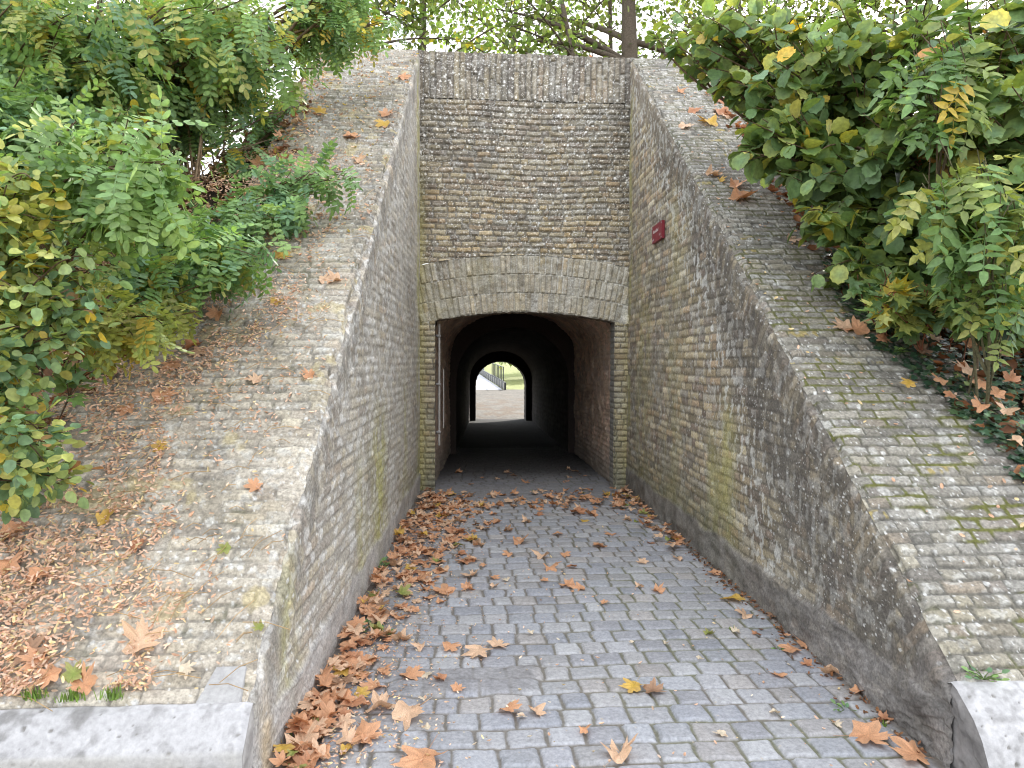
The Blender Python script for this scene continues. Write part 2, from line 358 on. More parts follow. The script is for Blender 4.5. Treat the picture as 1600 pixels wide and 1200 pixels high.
# ------------------------------------------------------------------ tunnel portal
XL, XR = float(xl(YP)), float(xr(YP))
CX, HW, ZSP, ZCR = 0.752, 1.108, 2.10, 2.215
RA = (HW ** 2 + (ZCR - ZSP) ** 2) / (2 * (ZCR - ZSP)); CZ = ZCR - RA
ZSOL = 4.775
def zarc(x, extra=0.0): return CZ + np.sqrt((RA + extra) ** 2 - (x - CX) ** 2)
portal = thing('tunnel_portal', 'weathered brick portal wall with low arch over the tunnel mouth', 'portal wall', (CX, YP, 0))
def portal_finish(name, X, Z, h, mo, r2, r3, r1, kind, flip=False):
    c = brick_col(r2, r3, mo, mcol=(.135, .125, .105)) * np.array((1.24, 1.21, 1.15))  # mortar darkened to paint in the shadow of the recessed joints
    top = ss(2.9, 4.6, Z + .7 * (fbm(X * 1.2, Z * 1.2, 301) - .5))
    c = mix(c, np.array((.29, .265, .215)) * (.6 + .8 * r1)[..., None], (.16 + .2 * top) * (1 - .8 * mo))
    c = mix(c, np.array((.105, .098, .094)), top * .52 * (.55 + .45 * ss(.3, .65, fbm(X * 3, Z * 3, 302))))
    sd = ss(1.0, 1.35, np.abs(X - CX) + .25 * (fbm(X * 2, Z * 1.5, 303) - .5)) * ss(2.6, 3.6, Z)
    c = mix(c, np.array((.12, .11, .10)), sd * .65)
    dk = ss(.58, .72, fbm(X * 7, Z * 9, 304, o=4)); c = mix(c, np.array((.14, .13, .12)), dk * .35)
    wl = ss(.59, .69, fbm(X * 14, Z * 18, 305, o=4)); c = mix(c, np.array((.58, .57, .53)), wl * (.25 if kind != 'arch' else .55))
    sp = np.maximum(spots(X, Z, 0.04, 0.004, 0.016, .5, 306), spots(X, Z, .022, .0035, .007, .45, 313)) * ss(.30, .55, fbm(X * 2.5, Z * 2.5, 314) + .12); c = mix(c, np.array((.80, .80, .78)), sp * .9 * ss(1.4, 2.3, Z))
    fk = ss(.63, .70, fbm(X * 26, Z * 40, 315, o=3)); c = mix(c, np.array((.60, .59, .56)), fk * .35 * ss(1.6, 2.6, Z))
    oc = (r2 * 613 % 1) ** 1.5 * (1 - mo) * (1 - .6 * top); c = c * (1 + oc[..., None] * np.array((.20, .06, -.14)))
    if kind == 'arch':
        ef = ss(.45, .62, fbm(X * 2.6, Z * 2.6, 307)) * ss(CX - .5, CX + .2, X)
        c = mix(c, np.array((.70, .69, .65)), np.clip(mo * .8 + .6 * ss(.48, .6, fbm(X * 14, Z * 16, 316, o=4)), 0, 1) * (.30 + .70 * ef))
        pt = ss(.56, .66, fbm(X * 5, Z * 6, 319, o=4)); c = mix(c, np.array((.20, .185, .155)), pt * .55 * (1 - mo))
        c = mix(c, np.array((.36, .33, .18)), .45 * ss(.1, 1.2, CX + .55 - X) * ss(.3, .6, fbm(X * 4, Z * 3, 308)))
        c = mix(c, np.array((.42, .385, .30)) * (.65 + .7 * r1)[..., None], .5 * (1 - .6 * mo)); sm_ = ss(.5, .62, fbm(X * 9, Z * 9, 317, o=4)); c = mix(c, np.array((.50, .48, .42)), sm_ * .45)
    if kind == 'jamb':
        c = mix(c, np.array((.44, .40, .27)) * (.6 + .8 * r1)[..., None], .45 * (1 - mo))
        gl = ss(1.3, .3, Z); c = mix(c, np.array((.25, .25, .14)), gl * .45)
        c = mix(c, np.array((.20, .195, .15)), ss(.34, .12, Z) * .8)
    yl = np.exp(-((X - XL) / .07) ** 2) * ss(4.4, 3.2, Z) + .5 * np.exp(-((X - XR) / .05) ** 2) * ss(2.6, 2, Z)
    c = mix(c, np.array((.40, .36, .14)), np.clip(yl, 0, 1) * .6)
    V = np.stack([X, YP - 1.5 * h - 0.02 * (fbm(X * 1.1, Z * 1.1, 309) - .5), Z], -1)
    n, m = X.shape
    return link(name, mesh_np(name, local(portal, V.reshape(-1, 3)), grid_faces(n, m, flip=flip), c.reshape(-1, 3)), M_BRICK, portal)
nx = 380
gx = np.linspace(XL - .02, XR + .02, nx)[:, None]
# upper wall
v = np.linspace(0, 1, 300)[None]; zl = zarc(gx, .69)
Z = zl + (ZSOL - zl) * v; X = np.broadcast_to(gx, Z.shape)
portal_finish('wall_face', X, Z, *bricks(X, Z, .068, .19, 310, joint=.014, irr=2.0), 'wall')
# soldier course on top
v = np.linspace(0, 1, 90)[None]; ztop = ZT + .015 * (vn(gx * 14, 0 * gx, 311) - .5)
Z = ZSOL + (ztop - ZSOL) * v; X = np.broadcast_to(gx, Z.shape)
portal_finish('soldier_course', X, Z, *bricks(Z - ZSOL + .045, X, .073, .75, 312, joint=.012, irr=1.6), 'wall')
# three arch rings
for k in range(3):
    v = np.linspace(0, 1, 44)[None]; ra, rb = .23 * k, .23 * (k + 1)
    zl, zh = zarc(gx, ra), zarc(gx, rb)
    Z = zl + (zh - zl) * v; X = np.broadcast_to(gx, Z.shape)
    ang = np.arctan2(X - CX, Z - CZ); rr = np.hypot(X - CX, Z - CZ) - RA - ra
    h, mo, r2, r3, r1 = bricks(np.zeros_like(X) + .1, ang * (RA + ra + .11) + .03 * k, .070, .9, 320 + k, joint=.012, irr=2.0)
    h = h * (.55 + .9 * r1) + .022 * (fbm(X * 16, Z * 16, 318 + k, o=4) - .5)
    e = np.minimum(rr, .23 - rr); es = ss(.001, .012, e + .006 * (vn(X * 30, Z * 30, 5) - .5)); h = h * es + .0015 * (2 - k); mo = np.maximum(mo, 1 - es)
    if k == 0: Z = np.where(v < .02, Z - .012 * vn(X * 25, 0 * X, 6), Z)
    portal_finish('arch_ring', X, Z, h, mo, r2, r3, r1, 'arch')
# jambs with their reveals
for sg in (-1, 1):
    x0 = CX + sg * HW; xe = XL - .02 if sg < 0 else XR + .02
    a = np.linspace(0, 1, 40)[:, None]; x = xe + (x0 - xe) * a
    v = np.linspace(0, 1, 240)[None]; zl = -.06; zh = zarc(np.clip(x, XL - .02, XR + .02))
    Z = zl + (zh - zl) * v; X = np.broadcast_to(x, Z.shape)
    o = portal_finish('jamb', X, Z, *bricks(X * 1.0, Z, .068, .20, 330 + sg, irr=.9), 'jamb', flip=sg > 0)
    yy = np.linspace(YP - .022, YP + .26, 34)[:, None]; zz = np.linspace(-.06, float(zarc(x0)) + .0, 220)[None]
    Yg, Zg = np.broadcast_arrays(yy, zz); h, mo, r2, r3, r1 = bricks(Yg, Zg, .068, .2, 335 + sg)
    V = np.stack([x0 + sg * (.014 - h * .6) - 0 * Yg, Yg, Zg], -1)
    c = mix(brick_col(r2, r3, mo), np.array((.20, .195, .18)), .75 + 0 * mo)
    link('reveal', mesh_np('reveal', local(o.parent, V.reshape(-1, 3)), grid_faces(34, 220, flip=sg > 0), c.reshape(-1, 3)), M_BRICK, portal)
# arch soffit
ang = np.linspace(-math.asin(HW / RA), math.asin(HW / RA), 160)[:, None]; yy = np.linspace(YP - .012, YP + .26, 24)[None]
h, mo, r2, r3, r1 = bricks(yy + 0 * ang, ang * RA + 0 * yy, .076, .24, 340)
V = np.stack([CX + (RA - h * .6) * np.sin(ang), yy + 0 * ang, CZ + (RA - h * .6) * np.cos(ang)], -1)
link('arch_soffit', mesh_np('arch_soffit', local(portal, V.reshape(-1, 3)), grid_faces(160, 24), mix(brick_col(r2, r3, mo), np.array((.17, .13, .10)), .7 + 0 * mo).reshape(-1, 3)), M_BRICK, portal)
g = Geo(); g.box((XL - .01, YP + .02, ZT - .35), (XR + .01, YP + .55, ZT - .012), (.25, .24, .21)); g.obj('crest_cap', M_SLOPE, portal)

# ------------------------------------------------------------------ tunnel lining
YE = 24.9; ZE = -0.5
def zfl(y): return np.where(y < YP + .3, 0.0, (y - YP - .3) * (ZE / (YE - YP - .3)))
def tcx(y): return CX + (y - YP) * (1.31 - CX) / (YE - YP)
tun = thing('tunnel', 'dark vaulted brick tunnel running through the mound', 'tunnel', (CX, YP + .26, 0))
def lining(name, y0, y1, hw, spr, crown, n, col, amp, seed, dy=60):
    """inverted-U section: hw half width, spr springing and crown height above the tunnel floor"""
    t = np.linspace(-1, 1, n); pts = []
    wl = spr; al = 2.4; tot = 2 * wl + al; s = (t + 1) / 2 * tot
    px = np.where(s < wl, -hw, np.where(s > wl + al, hw, -hw * np.cos((s - wl) / al * math.pi)))
    pz = np.where(s < wl, s, np.where(s > wl + al, tot - s, spr + (crown - spr) * np.sin(np.clip((s - wl) / al, 0, 1) * math.pi)))
    y = np.linspace(y0, y1, dy)[:, None]
    S = np.broadcast_to(s[None], (dy, n)); Yg = np.broadcast_to(y, (dy, n))
    h, mo, r2, r3, r1 = bricks(Yg, S, .07, .21, seed, irr=1.5)
    hs = h + amp * (fbm(Yg * 4, S * 4, seed + 1, o=5) - .5)
    nxn = -px / hw; nzn = np.where((s > wl) & (s < wl + al), -(pz - spr), 0); ln = np.hypot(nxn, nzn) + 1e-6
    V = np.stack([tcx(Yg) + px + hs * nxn / ln, Yg, zfl(Yg) + pz + hs * nzn / ln - np.where((s < .01) | (s > tot - .01), .05, 0)], -1)
    base = np.array(col)
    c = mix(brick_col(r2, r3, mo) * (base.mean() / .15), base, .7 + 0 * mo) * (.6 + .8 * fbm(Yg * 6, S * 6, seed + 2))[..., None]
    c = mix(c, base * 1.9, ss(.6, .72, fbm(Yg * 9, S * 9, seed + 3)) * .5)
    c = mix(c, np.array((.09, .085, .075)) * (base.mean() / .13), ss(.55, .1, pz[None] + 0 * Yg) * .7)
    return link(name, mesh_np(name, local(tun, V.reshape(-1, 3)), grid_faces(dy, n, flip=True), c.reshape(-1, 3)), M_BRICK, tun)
def ring_wall(name, y, hw1, spr1, cr1, hw0, spr0, cr0, col):
    """annular step between two vault sections, facing the portal"""
    n = 60; V = []
    for hw, spr, cr in ((hw1, spr1, cr1), (hw0, spr0, cr0)):
        for k in range(n):
            s = k / (n - 1)
            if s < .3: x, z = -hw, -0.05 + (spr + .05) * s / .3
            elif s > .7: x, z = hw, -0.05 + (spr + .05) * (1 - s) / .3
            else: a = (s - .3) / .4 * math.pi; x, z = -hw * math.cos(a), spr + (cr - spr) * math.sin(a)
            V.append((float(tcx(y)) + x, y, float(zfl(y)) + z))
    i = np.arange(n - 1)
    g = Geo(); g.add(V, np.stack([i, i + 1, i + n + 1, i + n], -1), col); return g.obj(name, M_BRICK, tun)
lining('entrance_chamber', YP + .24, 12.6, HW + .06, 1.86, 2.62, 260, (.46, .31, .235), .085, 350, 150)  # brick colour lightened to paint in the light reaching the mouth
ring_wall('inner_arch', 12.6, HW + .14, 1.86, 2.64, 1.04, 1.40, 2.36, (.05, .038, .033))  # step coloured near black for the dark deeper in
lining('passage', 12.6, 23.6, 1.08, 1.44, 2.42, 120, (.06, .045, .04), .03, 360, 120)  # lining colour darkened to paint in the lack of light inside
ring_wall('inner_arch', 23.6, 1.13, 1.44, 2.46, .875, 1.24, 2.07, (.04, .035, .03))  # second step, tunnel darkness again put into its colour
lining('exit_arch', 23.6, YE + .02, .89, 1.25, 2.09, 100, (.06, .05, .045), .008, 370, 20)  # same painted gloom carried through to the exit
tag(tun, None)
# far end wall of the mound
g = Geo(); n = 60; V = []
for k in range(n):
    s = k / (n - 1)
    if s < .3: x, z = -.89, -.05 + 1.30 * s / .3
    elif s > .7: x, z = .89, -.05 + 1.30 * (1 - s) / .3
    else: a = (s - .3) / .4 * math.pi; x, z = -.89 * math.cos(a), 1.25 + .84 * math.sin(a)
    V.append((float(tcx(YE)) + x, YE + .02, ZE + z))
for k in range(n):
    s = k / (n - 1)
    x = -3.2 if s < .3 else 3.2 if s > .7 else -3.2 + 6.4 * (s - .3) / .4
    z = 5.0 if .3 <= s <= .7 else (5.2 * (s if s < .3 else 1 - s) / .3) - .2
    V.append((float(tcx(YE)) + x, YE + .02, ZE + z))
i = np.arange(n - 1); g.add(V, np.stack([i, i + 1, i + n + 1, i + n], -1), (.30, .26, .2)); g.obj('exit_wall', M_BRICK, tun)

# conduit on the left reveal and a small lamp on the vault
g = Geo(); xc = CX - HW + .045
g.tube([(xc, YP + .16, z) for z in np.linspace(.55, 2.06, 12)], .014, (.42, .40, .37), 8)
g.tube([(xc + .05, YP + .3, z) for z in np.linspace(.75, 1.5, 8)], .007, (.45, .44, .42), 6)
for z in (.7, 1.3, 1.9): g.box((xc - .04, YP + .135, z), (xc + .02, YP + .185, z + .03), (.3, .29, .28))
pc = g.obj('conduit_pipe', M_METAL); tag(pc, 'thin grey conduit pipe running up the left tunnel jamb', 'pipe')

# ------------------------------------------------------------------ red sign on the right wall
s1, s2 = 7.10, 6.72; zc, hh2 = 2.925, .088
xs = lambda y: float(xr(y)) - .040
sg = thing('wall_sign', 'small dark red plaque screwed to the right wing wall', 'sign', (xs(6.91), 6.91, zc))
g = Geo(); V = []
for (y, z) in ((s1, zc - hh2), (s2, zc - hh2), (s2, zc + hh2), (s1, zc + hh2)):
    V += [(xs(y), y, z), (xs(y) + .03, y, z)]
g.add(V, [(0, 2, 4, 6), (1, 7, 5, 3), (0, 1, 3, 2), (2, 3, 5, 4), (4, 5, 7, 6), (6, 7, 1, 0)], (.20, .026, .038)); g.obj('plate', M_PAINT, sg, False)
g = Geo(); rr_ = random.Random(3)
def dash(ya, yb, za, zb, c):
    V = [(xs(y) - .0025, y, z) for y, z in ((ya, za), (yb, za), (yb, zb), (ya, zb))]; g.add(V, [(0, 1, 2, 3)], c)
y = s1 - .05
while y > s2 + .13:                                     # one worn line of pale lettering, too small to read
    w = rr_.uniform(.010, .018); hgt = rr_.choice((.022, .022, .032)); dash(y, y - w, zc + .008, zc + .008 + hgt, (.62, .50, .50)); y -= w + .006
g.obj('lettering', M_PAINT, sg, False); g = Geo()
y = s1 - .02
for k in range(5): dash(y, y - .011, zc - .066, zc - .05 + rr_.uniform(0, .008), (.50, .36, .40)); y -= .016
g.obj('emblem', M_PAINT, sg, False); g = Geo()
for k in range(3): dash(s2 + .09 - k * .02, s2 + .078 - k * .02, zc - .05, zc - .03, (.50, .34, .36))
g.obj('small_mark', M_PAINT, sg, False)
for y, z in ((s1 - .012, zc + .07), (s2 + .012, zc + .07), (s1 - .012, zc - .075), (s2 + .012, zc - .075)):
    g = Geo(); g.box((xs(y) - .004, y - .005, z - .005), (xs(y), y + .005, z + .005), (.35, .33, .33)); g.obj('screw', M_METAL, sg, False)

# ------------------------------------------------------------------ kerb stones at the foot of the slopes
def kerb(left):
    x0, x1 = (-2.9, float(xl(Y0)) + .010) if left else (float(xr(Y0)) - .016, 3.5)
    prof = [(Y0 + .10, Z0 - .05), (Y0 + .002, Z0 + .008), (Y0 - .03, Z0 - .004)]
    if left: prof += [(Y0 - .07, Z0 - .052), (Y0 - .112, Z0 - .098), (Y0 - .122, Z0 - .113), (Y0 - .126, Z0 - .14), (Y0 - .13, -.08)]
    else: prof += [(Y0 - .07, Z0 - .035), (Y0 - .12, Z0 - .075), (Y0 - .165, Z0 - .135), (Y0 - .195, Z0 - .205), (Y0 - .205, Z0 - .28), (Y0 - .206, -.08)]
    prof = np.array(prof); d = np.concatenate([[0], np.cumsum(np.hypot(*np.diff(prof, axis=0).T))])
    q = np.linspace(0, d[-1], 110); py_, pz_ = np.interp(q, d, prof[:, 0]), np.interp(q, d, prof[:, 1])
    xx = np.linspace(x0, x1, 320)[:, None]
    X = np.broadcast_to(xx, (320, 110)); S = np.broadcast_to(q[None], X.shape)
    rel = .008 * (fbm(X * 9, S * 9, 400, o=5) - .5) + .012 * (fbm(X * 2, S * 2, 401) - .5)
    pits = spots(X, S, .05, .002, .010, .5, 402 + left); rel = rel - .006 * pits
    nyz = np.stack([-np.gradient(pz_), np.gradient(py_)], -1); nyz /= np.linalg.norm(nyz, axis=1)[:, None]; nyz = nyz * np.sign(-nyz[:, :1] + 1e-9 * 1) if False else nyz
    nyz = np.where((nyz @ np.array([-1., 1.]))[:, None] < 0, -nyz, nyz)
    end = np.minimum(1, ((X - x0) * (x1 - X) / (x1 - x0)) / .02)
    V = np.stack([X, py_[None] + rel * nyz[None, :, 0] + (1 - end) * .012, pz_[None] + rel * nyz[None, :, 1] - (1 - end) * .012], -1)
    c = np.array((.43, .425, .43) if left else (.47, .465, .47)) * (.8 + .4 * fbm(X * 4, S * 6, 403))[..., None]
    ir = ss(.5, .68, fbm(X * 12, S * 14, 404, o=4)) * (ss(-.9, -1.2, X) * 1.0 if left else .3); c = mix(c, np.array((.20, .195, .19)), ir * .85)
    gd = ss(.55, .75, fbm(X * 30, S * 30, 409, o=4)); c = mix(c, np.array((.22, .215, .21)), gd * .5)
    c = mix(c, np.array((.18, .17, .15)), pits * .75)
    if left: c = mix(c, np.array((.40, .39, .37)), ss(.27, .29, S) * .85 * ss(.25, .5, fbm(X * 3, S * 3, 405)))
    k = thing('kerb_stone', 'pitted pale stone kerb at the foot of the left slope' if left else 'smooth white rounded stone kerb at the foot of the right slope', 'kerb stone', ((x0 + x1) / 2, Y0 - .1, 0), 'pale kerb stones at the slope feet')
    link('kerb_face', mesh_np('kerb_face', local(k, V.reshape(-1, 3)), grid_faces(320, 110, flip=True), c.reshape(-1, 3)), M_STONE, k)
    for ex, fl in ((x0, False), (x1, True)):
        bz = np.interp(np.linspace(0, 1, 50)[:, None] * np.ones((1, 60)), [0, 1], [0, 1]); tt = np.linspace(int(np.argmax(py_ <= Y0 + .002)), 109, 60).astype(int)
        Yk = (py_[tt] + .012)[None] + bz * 0; Zk = (pz_[tt] - .012)[None] * (1 - bz) - .08 * bz
        Yk = Yk * (1 - bz) + np.maximum(Yk, py_[tt].min() + .0) * bz; st_ = np.floor(fbm(Yk * 7, Zk * 6, 406, o=3) * 6)
        Xk = ex + (1 if fl else -1) * ss(0, .12, bz) * ((.008 if left else .022) * (fbm(Yk * 12, Zk * 12, 407, o=5) - .5) + (.002 if left else .008) * (st_ - 3) + .002)
        ck = np.array((.40, .385, .37) if left else (.20, .19, .185)) * (.5 + fbm(Yk * 16, Zk * 16, 408, o=5))[..., None]  # right end: broken grey stone, its shade also put into the colour
        o_ = link('kerb_end', mesh_np('kerb_end', local(k, np.stack([Xk, Yk, Zk], -1).reshape(-1, 3)), grid_faces(50, 60, flip=fl), ck.reshape(-1, 3)), M_STONE, k)
kerb(True); kerb(False)
def block(name, label, cat, corners, zlo, zhi, col, seed, bev=.012):
    """a dressed stone: plan outline, bevelled top edge, slightly rough"""
    P = np.array(corners, float); n = len(P); ctr = P.mean(0); rings = []
    for f, z in ((1, zlo), (1, zhi - bev), (1 - bev * 4, zhi), (0.5, zhi + .001)):
        for p in P:
            q = ctr + (p - ctr) * f; zz = z + (SL * (q[1] - ctr[1]) if z > zlo else 0)
            rings.append((q[0], q[1], zz))
    V = np.array(rings); F = []
    for k in range(3):
        for i in range(n): F.append((k * n + i, k * n + (i + 1) % n, (k + 1) * n + (i + 1) % n, (k + 1) * n + i))
    V = V + .006 * (np.stack([vn(V[:, 0] * 40, V[:, 1] * 40, V[:, 2] * 40, seed + k) for k in range(3)], -1) - .5)
    me = mesh_np(name, np.vstack([V, [[ctr[0], ctr[1], zhi + .001]]]), [np.array(F), np.array([(3 * n + i, 3 * n + (i + 1) % n, 4 * n) for i in range(n)])], np.tile(np.array(col), (4 * n + 1, 1)), False)
    return tag(link(name, me, M_STONE), label, cat)
block('corner_stone', 'light grey stone slab set in the lower corner of the left slope', 'stone slab', [(-.965, 2.475), (-.80, 2.475), (-.81, 2.585), (-.925, 2.585)], .25, .412, (.36, .355, .35), 410)

# ------------------------------------------------------------------ cobbled path
def setts():
    ys = [2.0]
    while ys[-1] < 14.0: ys.append(ys[-1] + max(.005, .0021 * ys[-1]))
    ys = np.array(ys); nxs = 430
    a = np.linspace(0, 1, nxs)[None]
    x0 = np.where(ys < YP + .26, xl(ys) - .04, tcx(ys) - HW - .16)[:, None]; x1 = np.where(ys < YP + .26, xr(ys) + .04, tcx(ys) + HW + .16)[:, None]
    X = x0 + (x1 - x0) * a; Y = np.broadcast_to(ys[:, None], X.shape)
    ch, w = .148, .153
    Yw = Y + .10 * (vn(X * .8, Y * .3, 501) - .5) + .016 * (vn(X * 6, Y * 5, 502) - .5) + .018 * X
    row = np.floor(Yw / ch).astype(np.int64); fv = Yw / ch - row
    wr = w * (.9 + .25 * hh(row, 1, 503)); Xw = X + hh(row, 0, 504) * w + .014 * (vn(X * 7, Y * 7, 505) - .5) + .010 * (vn(X * 19, Y * 19, 521) - .5) + .3 * (Yw * 0)
    c0 = np.floor(Xw / wr).astype(np.int64); f = Xw / wr - c0
    e0 = (hh(row, c0, 506) - .5) * .34; e1 = (hh(row, c0 + 1, 506) - .5) * .34
    cid = np.where(f < e0, c0 - 1, np.where(f > 1 + e1, c0 + 1, c0))
    lo = cid + (hh(row, cid, 506) - .5) * .34; hi = cid + 1 + (hh(row, cid + 1, 506) - .5) * .34
    du = np.minimum(Xw / wr - lo, hi - Xw / wr) * wr; dv = np.minimum(fv, 1 - fv) * ch
    k = .016; d = np.minimum(-k * np.log(np.exp(-du / k) + np.exp(-dv / k)) + .009, np.minimum(du, dv)) + .008 * (fbm(X * 18, Y * 18, 507, o=3) - .5)
    r1, r2, r3, r4 = (hh(row, cid, 510 + k) for k in range(4))
    jw = .0048 * (.7 + .6 * vn(X * 3, Y * 3, 508)); prof = ss(jw, jw + .014, d); mo = 1 - ss(jw, jw + .006, d)
    h = prof * (.012 + (r1 - .5) * .008 + (r3 - .5) * .10 * (fv - .5) * ch + (r4 - .5) * .06 * (Xw / wr - lo - .5) * w) + .004 * (fbm(X * 25, Y * 25, 509) - .5) + .035 * (fbm(X * .8, Y * .8, 511, o=2) - .5)
    # smooth cement patch among the setts
    pa, pb = on_z(585, 1092), on_z(850, 1040)
    pm = ss(.12, .04, np.maximum(np.abs(X - (pa[0] + pb[0]) / 2) - .30, np.abs(Y - (pa[1] + pb[1]) / 2) - .075) + .10 * (fbm(X * 5, Y * 5, 512) - .3))
    sm = ss(7.3, 7.9, Y + .35 * (fbm(X * 2, Y * 2, 513) - .5)) * (.9 - .75 * ss(8.5, 9.3, Y + .5 * (fbm(X * 2, Y * 2, 522) - .5)))          # tarred strip before the tunnel mouth
    sm = np.maximum(sm, .75 * ss(.55, .15, X - xl(Y) + .4 * (fbm(X * 2, Y * 1.5, 514) - .5)) * ss(3.4, 4.2, Y))
    fl = np.maximum(pm, sm)
    h = h * (1 - fl) + fl * (.014 + .008 * (fbm(X * 30, Y * 30, 515) - .5))
    P = np.stack([X, Y, zfl(Y) + h], -1)
    pal = np.array([(.255, .265, .285), (.28, .285, .30), (.235, .245, .27), (.27, .27, .275), (.30, .305, .315), (.25, .255, .275), (.28, .27, .265)])
    c = pal[(r2 * 7).astype(int) % 7] * np.array((1.16, 1.155, 1.15)) * (.88 + .26 * r3)[..., None]
    c = mix(c, np.array((.33, .33, .345)), .35 * ss(.45, .7, fbm(X * 10, Y * 6, 516, o=4)))
    mos = ss(.40, .6, fbm(X * 2.2, Y * 2.2, 517)) * ss(0.2, 1.3, X)
    mc = mix(np.broadcast_to(np.array((.15, .135, .112)), c.shape), np.array((.125, .14, .06)), mos * .6)
    c = mix(c, mc, mo * .92)
    c = mix(c, np.array((.225, .222, .228)) * (.6 + .8 * fbm(X * 22, Y * 22, 518, o=5))[..., None], fl * .8)
    edge = np.minimum(X - xl(Y), xr(Y) - X); c = mix(c, np.array((.11, .09, .065)), ss(.10, .01, edge + .06 * (fbm(X * 4, Y * 4, 519) - .5)) * .85)
    c = mix(c, np.array((.05, .048, .048)), ss(8.2, 10.5, Y) * .85); c = mix(c, np.array((.024, .023, .023)), ss(10, 13.6, Y) * .95)  # setts darkened with depth: the tunnel's gloom is put into their colour
    deb = spots(X, Y, .07, .002, .006, .35, 520); c = mix(c, np.array((.45, .38, .28)), deb * .8)
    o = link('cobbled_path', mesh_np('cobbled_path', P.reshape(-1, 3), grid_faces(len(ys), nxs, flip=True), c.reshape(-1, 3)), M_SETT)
    tag(o, 'grey stone sett path leading into the tunnel', None, None, 'structure')
setts()
# tunnel floor and the road beyond
def zgr(y): return np.where(y < YE, zfl(y), ZE + .03 * np.maximum(y - YE, 0) - .0002 * np.maximum(y - YE - 60, 0) ** 1.0 * 100 * (y > YE + 60))
g = Geo(); yy = np.concatenate([np.linspace(13.8, 25, 30), np.linspace(25.3, 40, 50)])[:, None]; a = np.linspace(-1, 1, 40)[None]
hw = np.where(yy < YE, 1.12, 1.12 + np.clip((yy - YE) * .5, 0, 2.6)); X = tcx(np.minimum(yy, 40)) + hw * a + np.where(yy > YE, .25 * np.clip((yy - YE) / 4, 0, 1), 0); Y = np.broadcast_to(yy, X.shape)
Z = zgr(Y) + .012 * fbm(X * 3, Y * 3, 530) + .002
c = mix(np.broadcast_to(np.array((.022, .022, .022)), X.shape + (3,)), np.array((.095, .087, .075)), np.maximum(ss(24.3, 25.2, Y), 0 * Y)) * (.7 + .6 * fbm(X * 3, Y * 3, 531))[..., None]  # near black up to the exit: tunnel shade painted into the floor colour
c = mix(c, np.array((.085, .062, .042)), ss(.45, .55, fbm(X * 2.2, Y * 1.4, 532, o=5)) * .85 * ss(24, 26, Y) * ss(38, 30, Y))
o = link('gravel_path', mesh_np('gravel_path', np.stack([X, Y, Z], -1).reshape(-1, 3), grid_faces(80, 40, flip=True), c.reshape(-1, 3)), M_GROUND); tag(o, 'leaf strewn gravel path beyond the tunnel', None, None, 'structure')
yy = np.linspace(39.6, 120, 60)[:, None]; a = np.linspace(-1, 1, 8)[None]
def rx(y): return np.interp(y, [39, 45, 60, 80, 130], [2.25, 1.95, 1.2, .2, -2.5])          # right edge of the bridge deck
X = rx(yy) - 1.6 + 1.6 * a; Y = np.broadcast_to(yy, X.shape)
o = link('bridge_deck', mesh_np('bridge_deck', np.stack([X, Y, zgr(Y) + .03], -1).reshape(-1, 3), grid_faces(60, 8, flip=True), np.broadcast_to(np.array((.42, .43, .46)), (480, 3))), M_STONE); tag(o, 'pale smooth footpath continuing beyond the mound', None, None, 'structure')

# ------------------------------------------------------------------ ground sheet and mound
xs_ = np.concatenate([[-400, -150, -60, -25, -12], np.linspace(-8, 10, 60), [14, 28, 60, 150, 400]]); ys_ = np.concatenate([[-300, -100, -30, -10], np.linspace(-2, 44, 120), np.linspace(48, 130, 30), [200, 400, 900]])
X, Y = np.meshgrid(xs_, ys_, indexing='ij'); Z = np.where(Y < 130, zgr(Y), zgr(np.array(130.))) - .06
Z = Z - np.where(Y > 26, .35 * ss(.4, 1.6, np.abs(X - rx(np.maximum(Y, 39)) + 1.6) - 1.5 - 2.2 * ss(44, 38, Y)), 0) + .05 * (fbm(X * .5, Y * .5, 540) - .5) * (Y > 26)
c = mix(np.broadcast_to(np.array((.13, .11, .07)), X.shape + (3,)), np.array((.17, .20, .055)), ss(26, 30, Y) * (.6 + .4 * fbm(X * .4, Y * .4, 541)))
o = link('ground', mesh_np('ground', np.stack([X, Y, Z], -1).reshape(-1, 3), grid_faces(len(xs_), len(ys_)), c.reshape(-1, 3)), M_GROUND); tag(o, 'soil and grass around the mound', None, None, 'structure')
def zh(x, y):
    """height of the mound"""
    core = 1 - ss(2.36, 2.95, np.abs(x - .65))
    top = 3.1 + 2.05 * core + .25 * (fbm(x * .6, y * .6, 551, o=3) - .5)
    side = np.maximum(np.where(x < 0, xlo(y) - x, x - xro(y)), 0)
    sl = zs(y) - .16 - .10 * np.minimum(side, 2) + .10 * (fbm(x * 1.7, y * 1.7, 550, o=4) - .5)
    inside = (x > xlo(y)) & (x < xro(y)) & (y < YP + .5)
    z = np.minimum(sl, top); z = np.where(inside, np.minimum(z, zs(np.minimum(y, YP)) - .35), z)
    return z
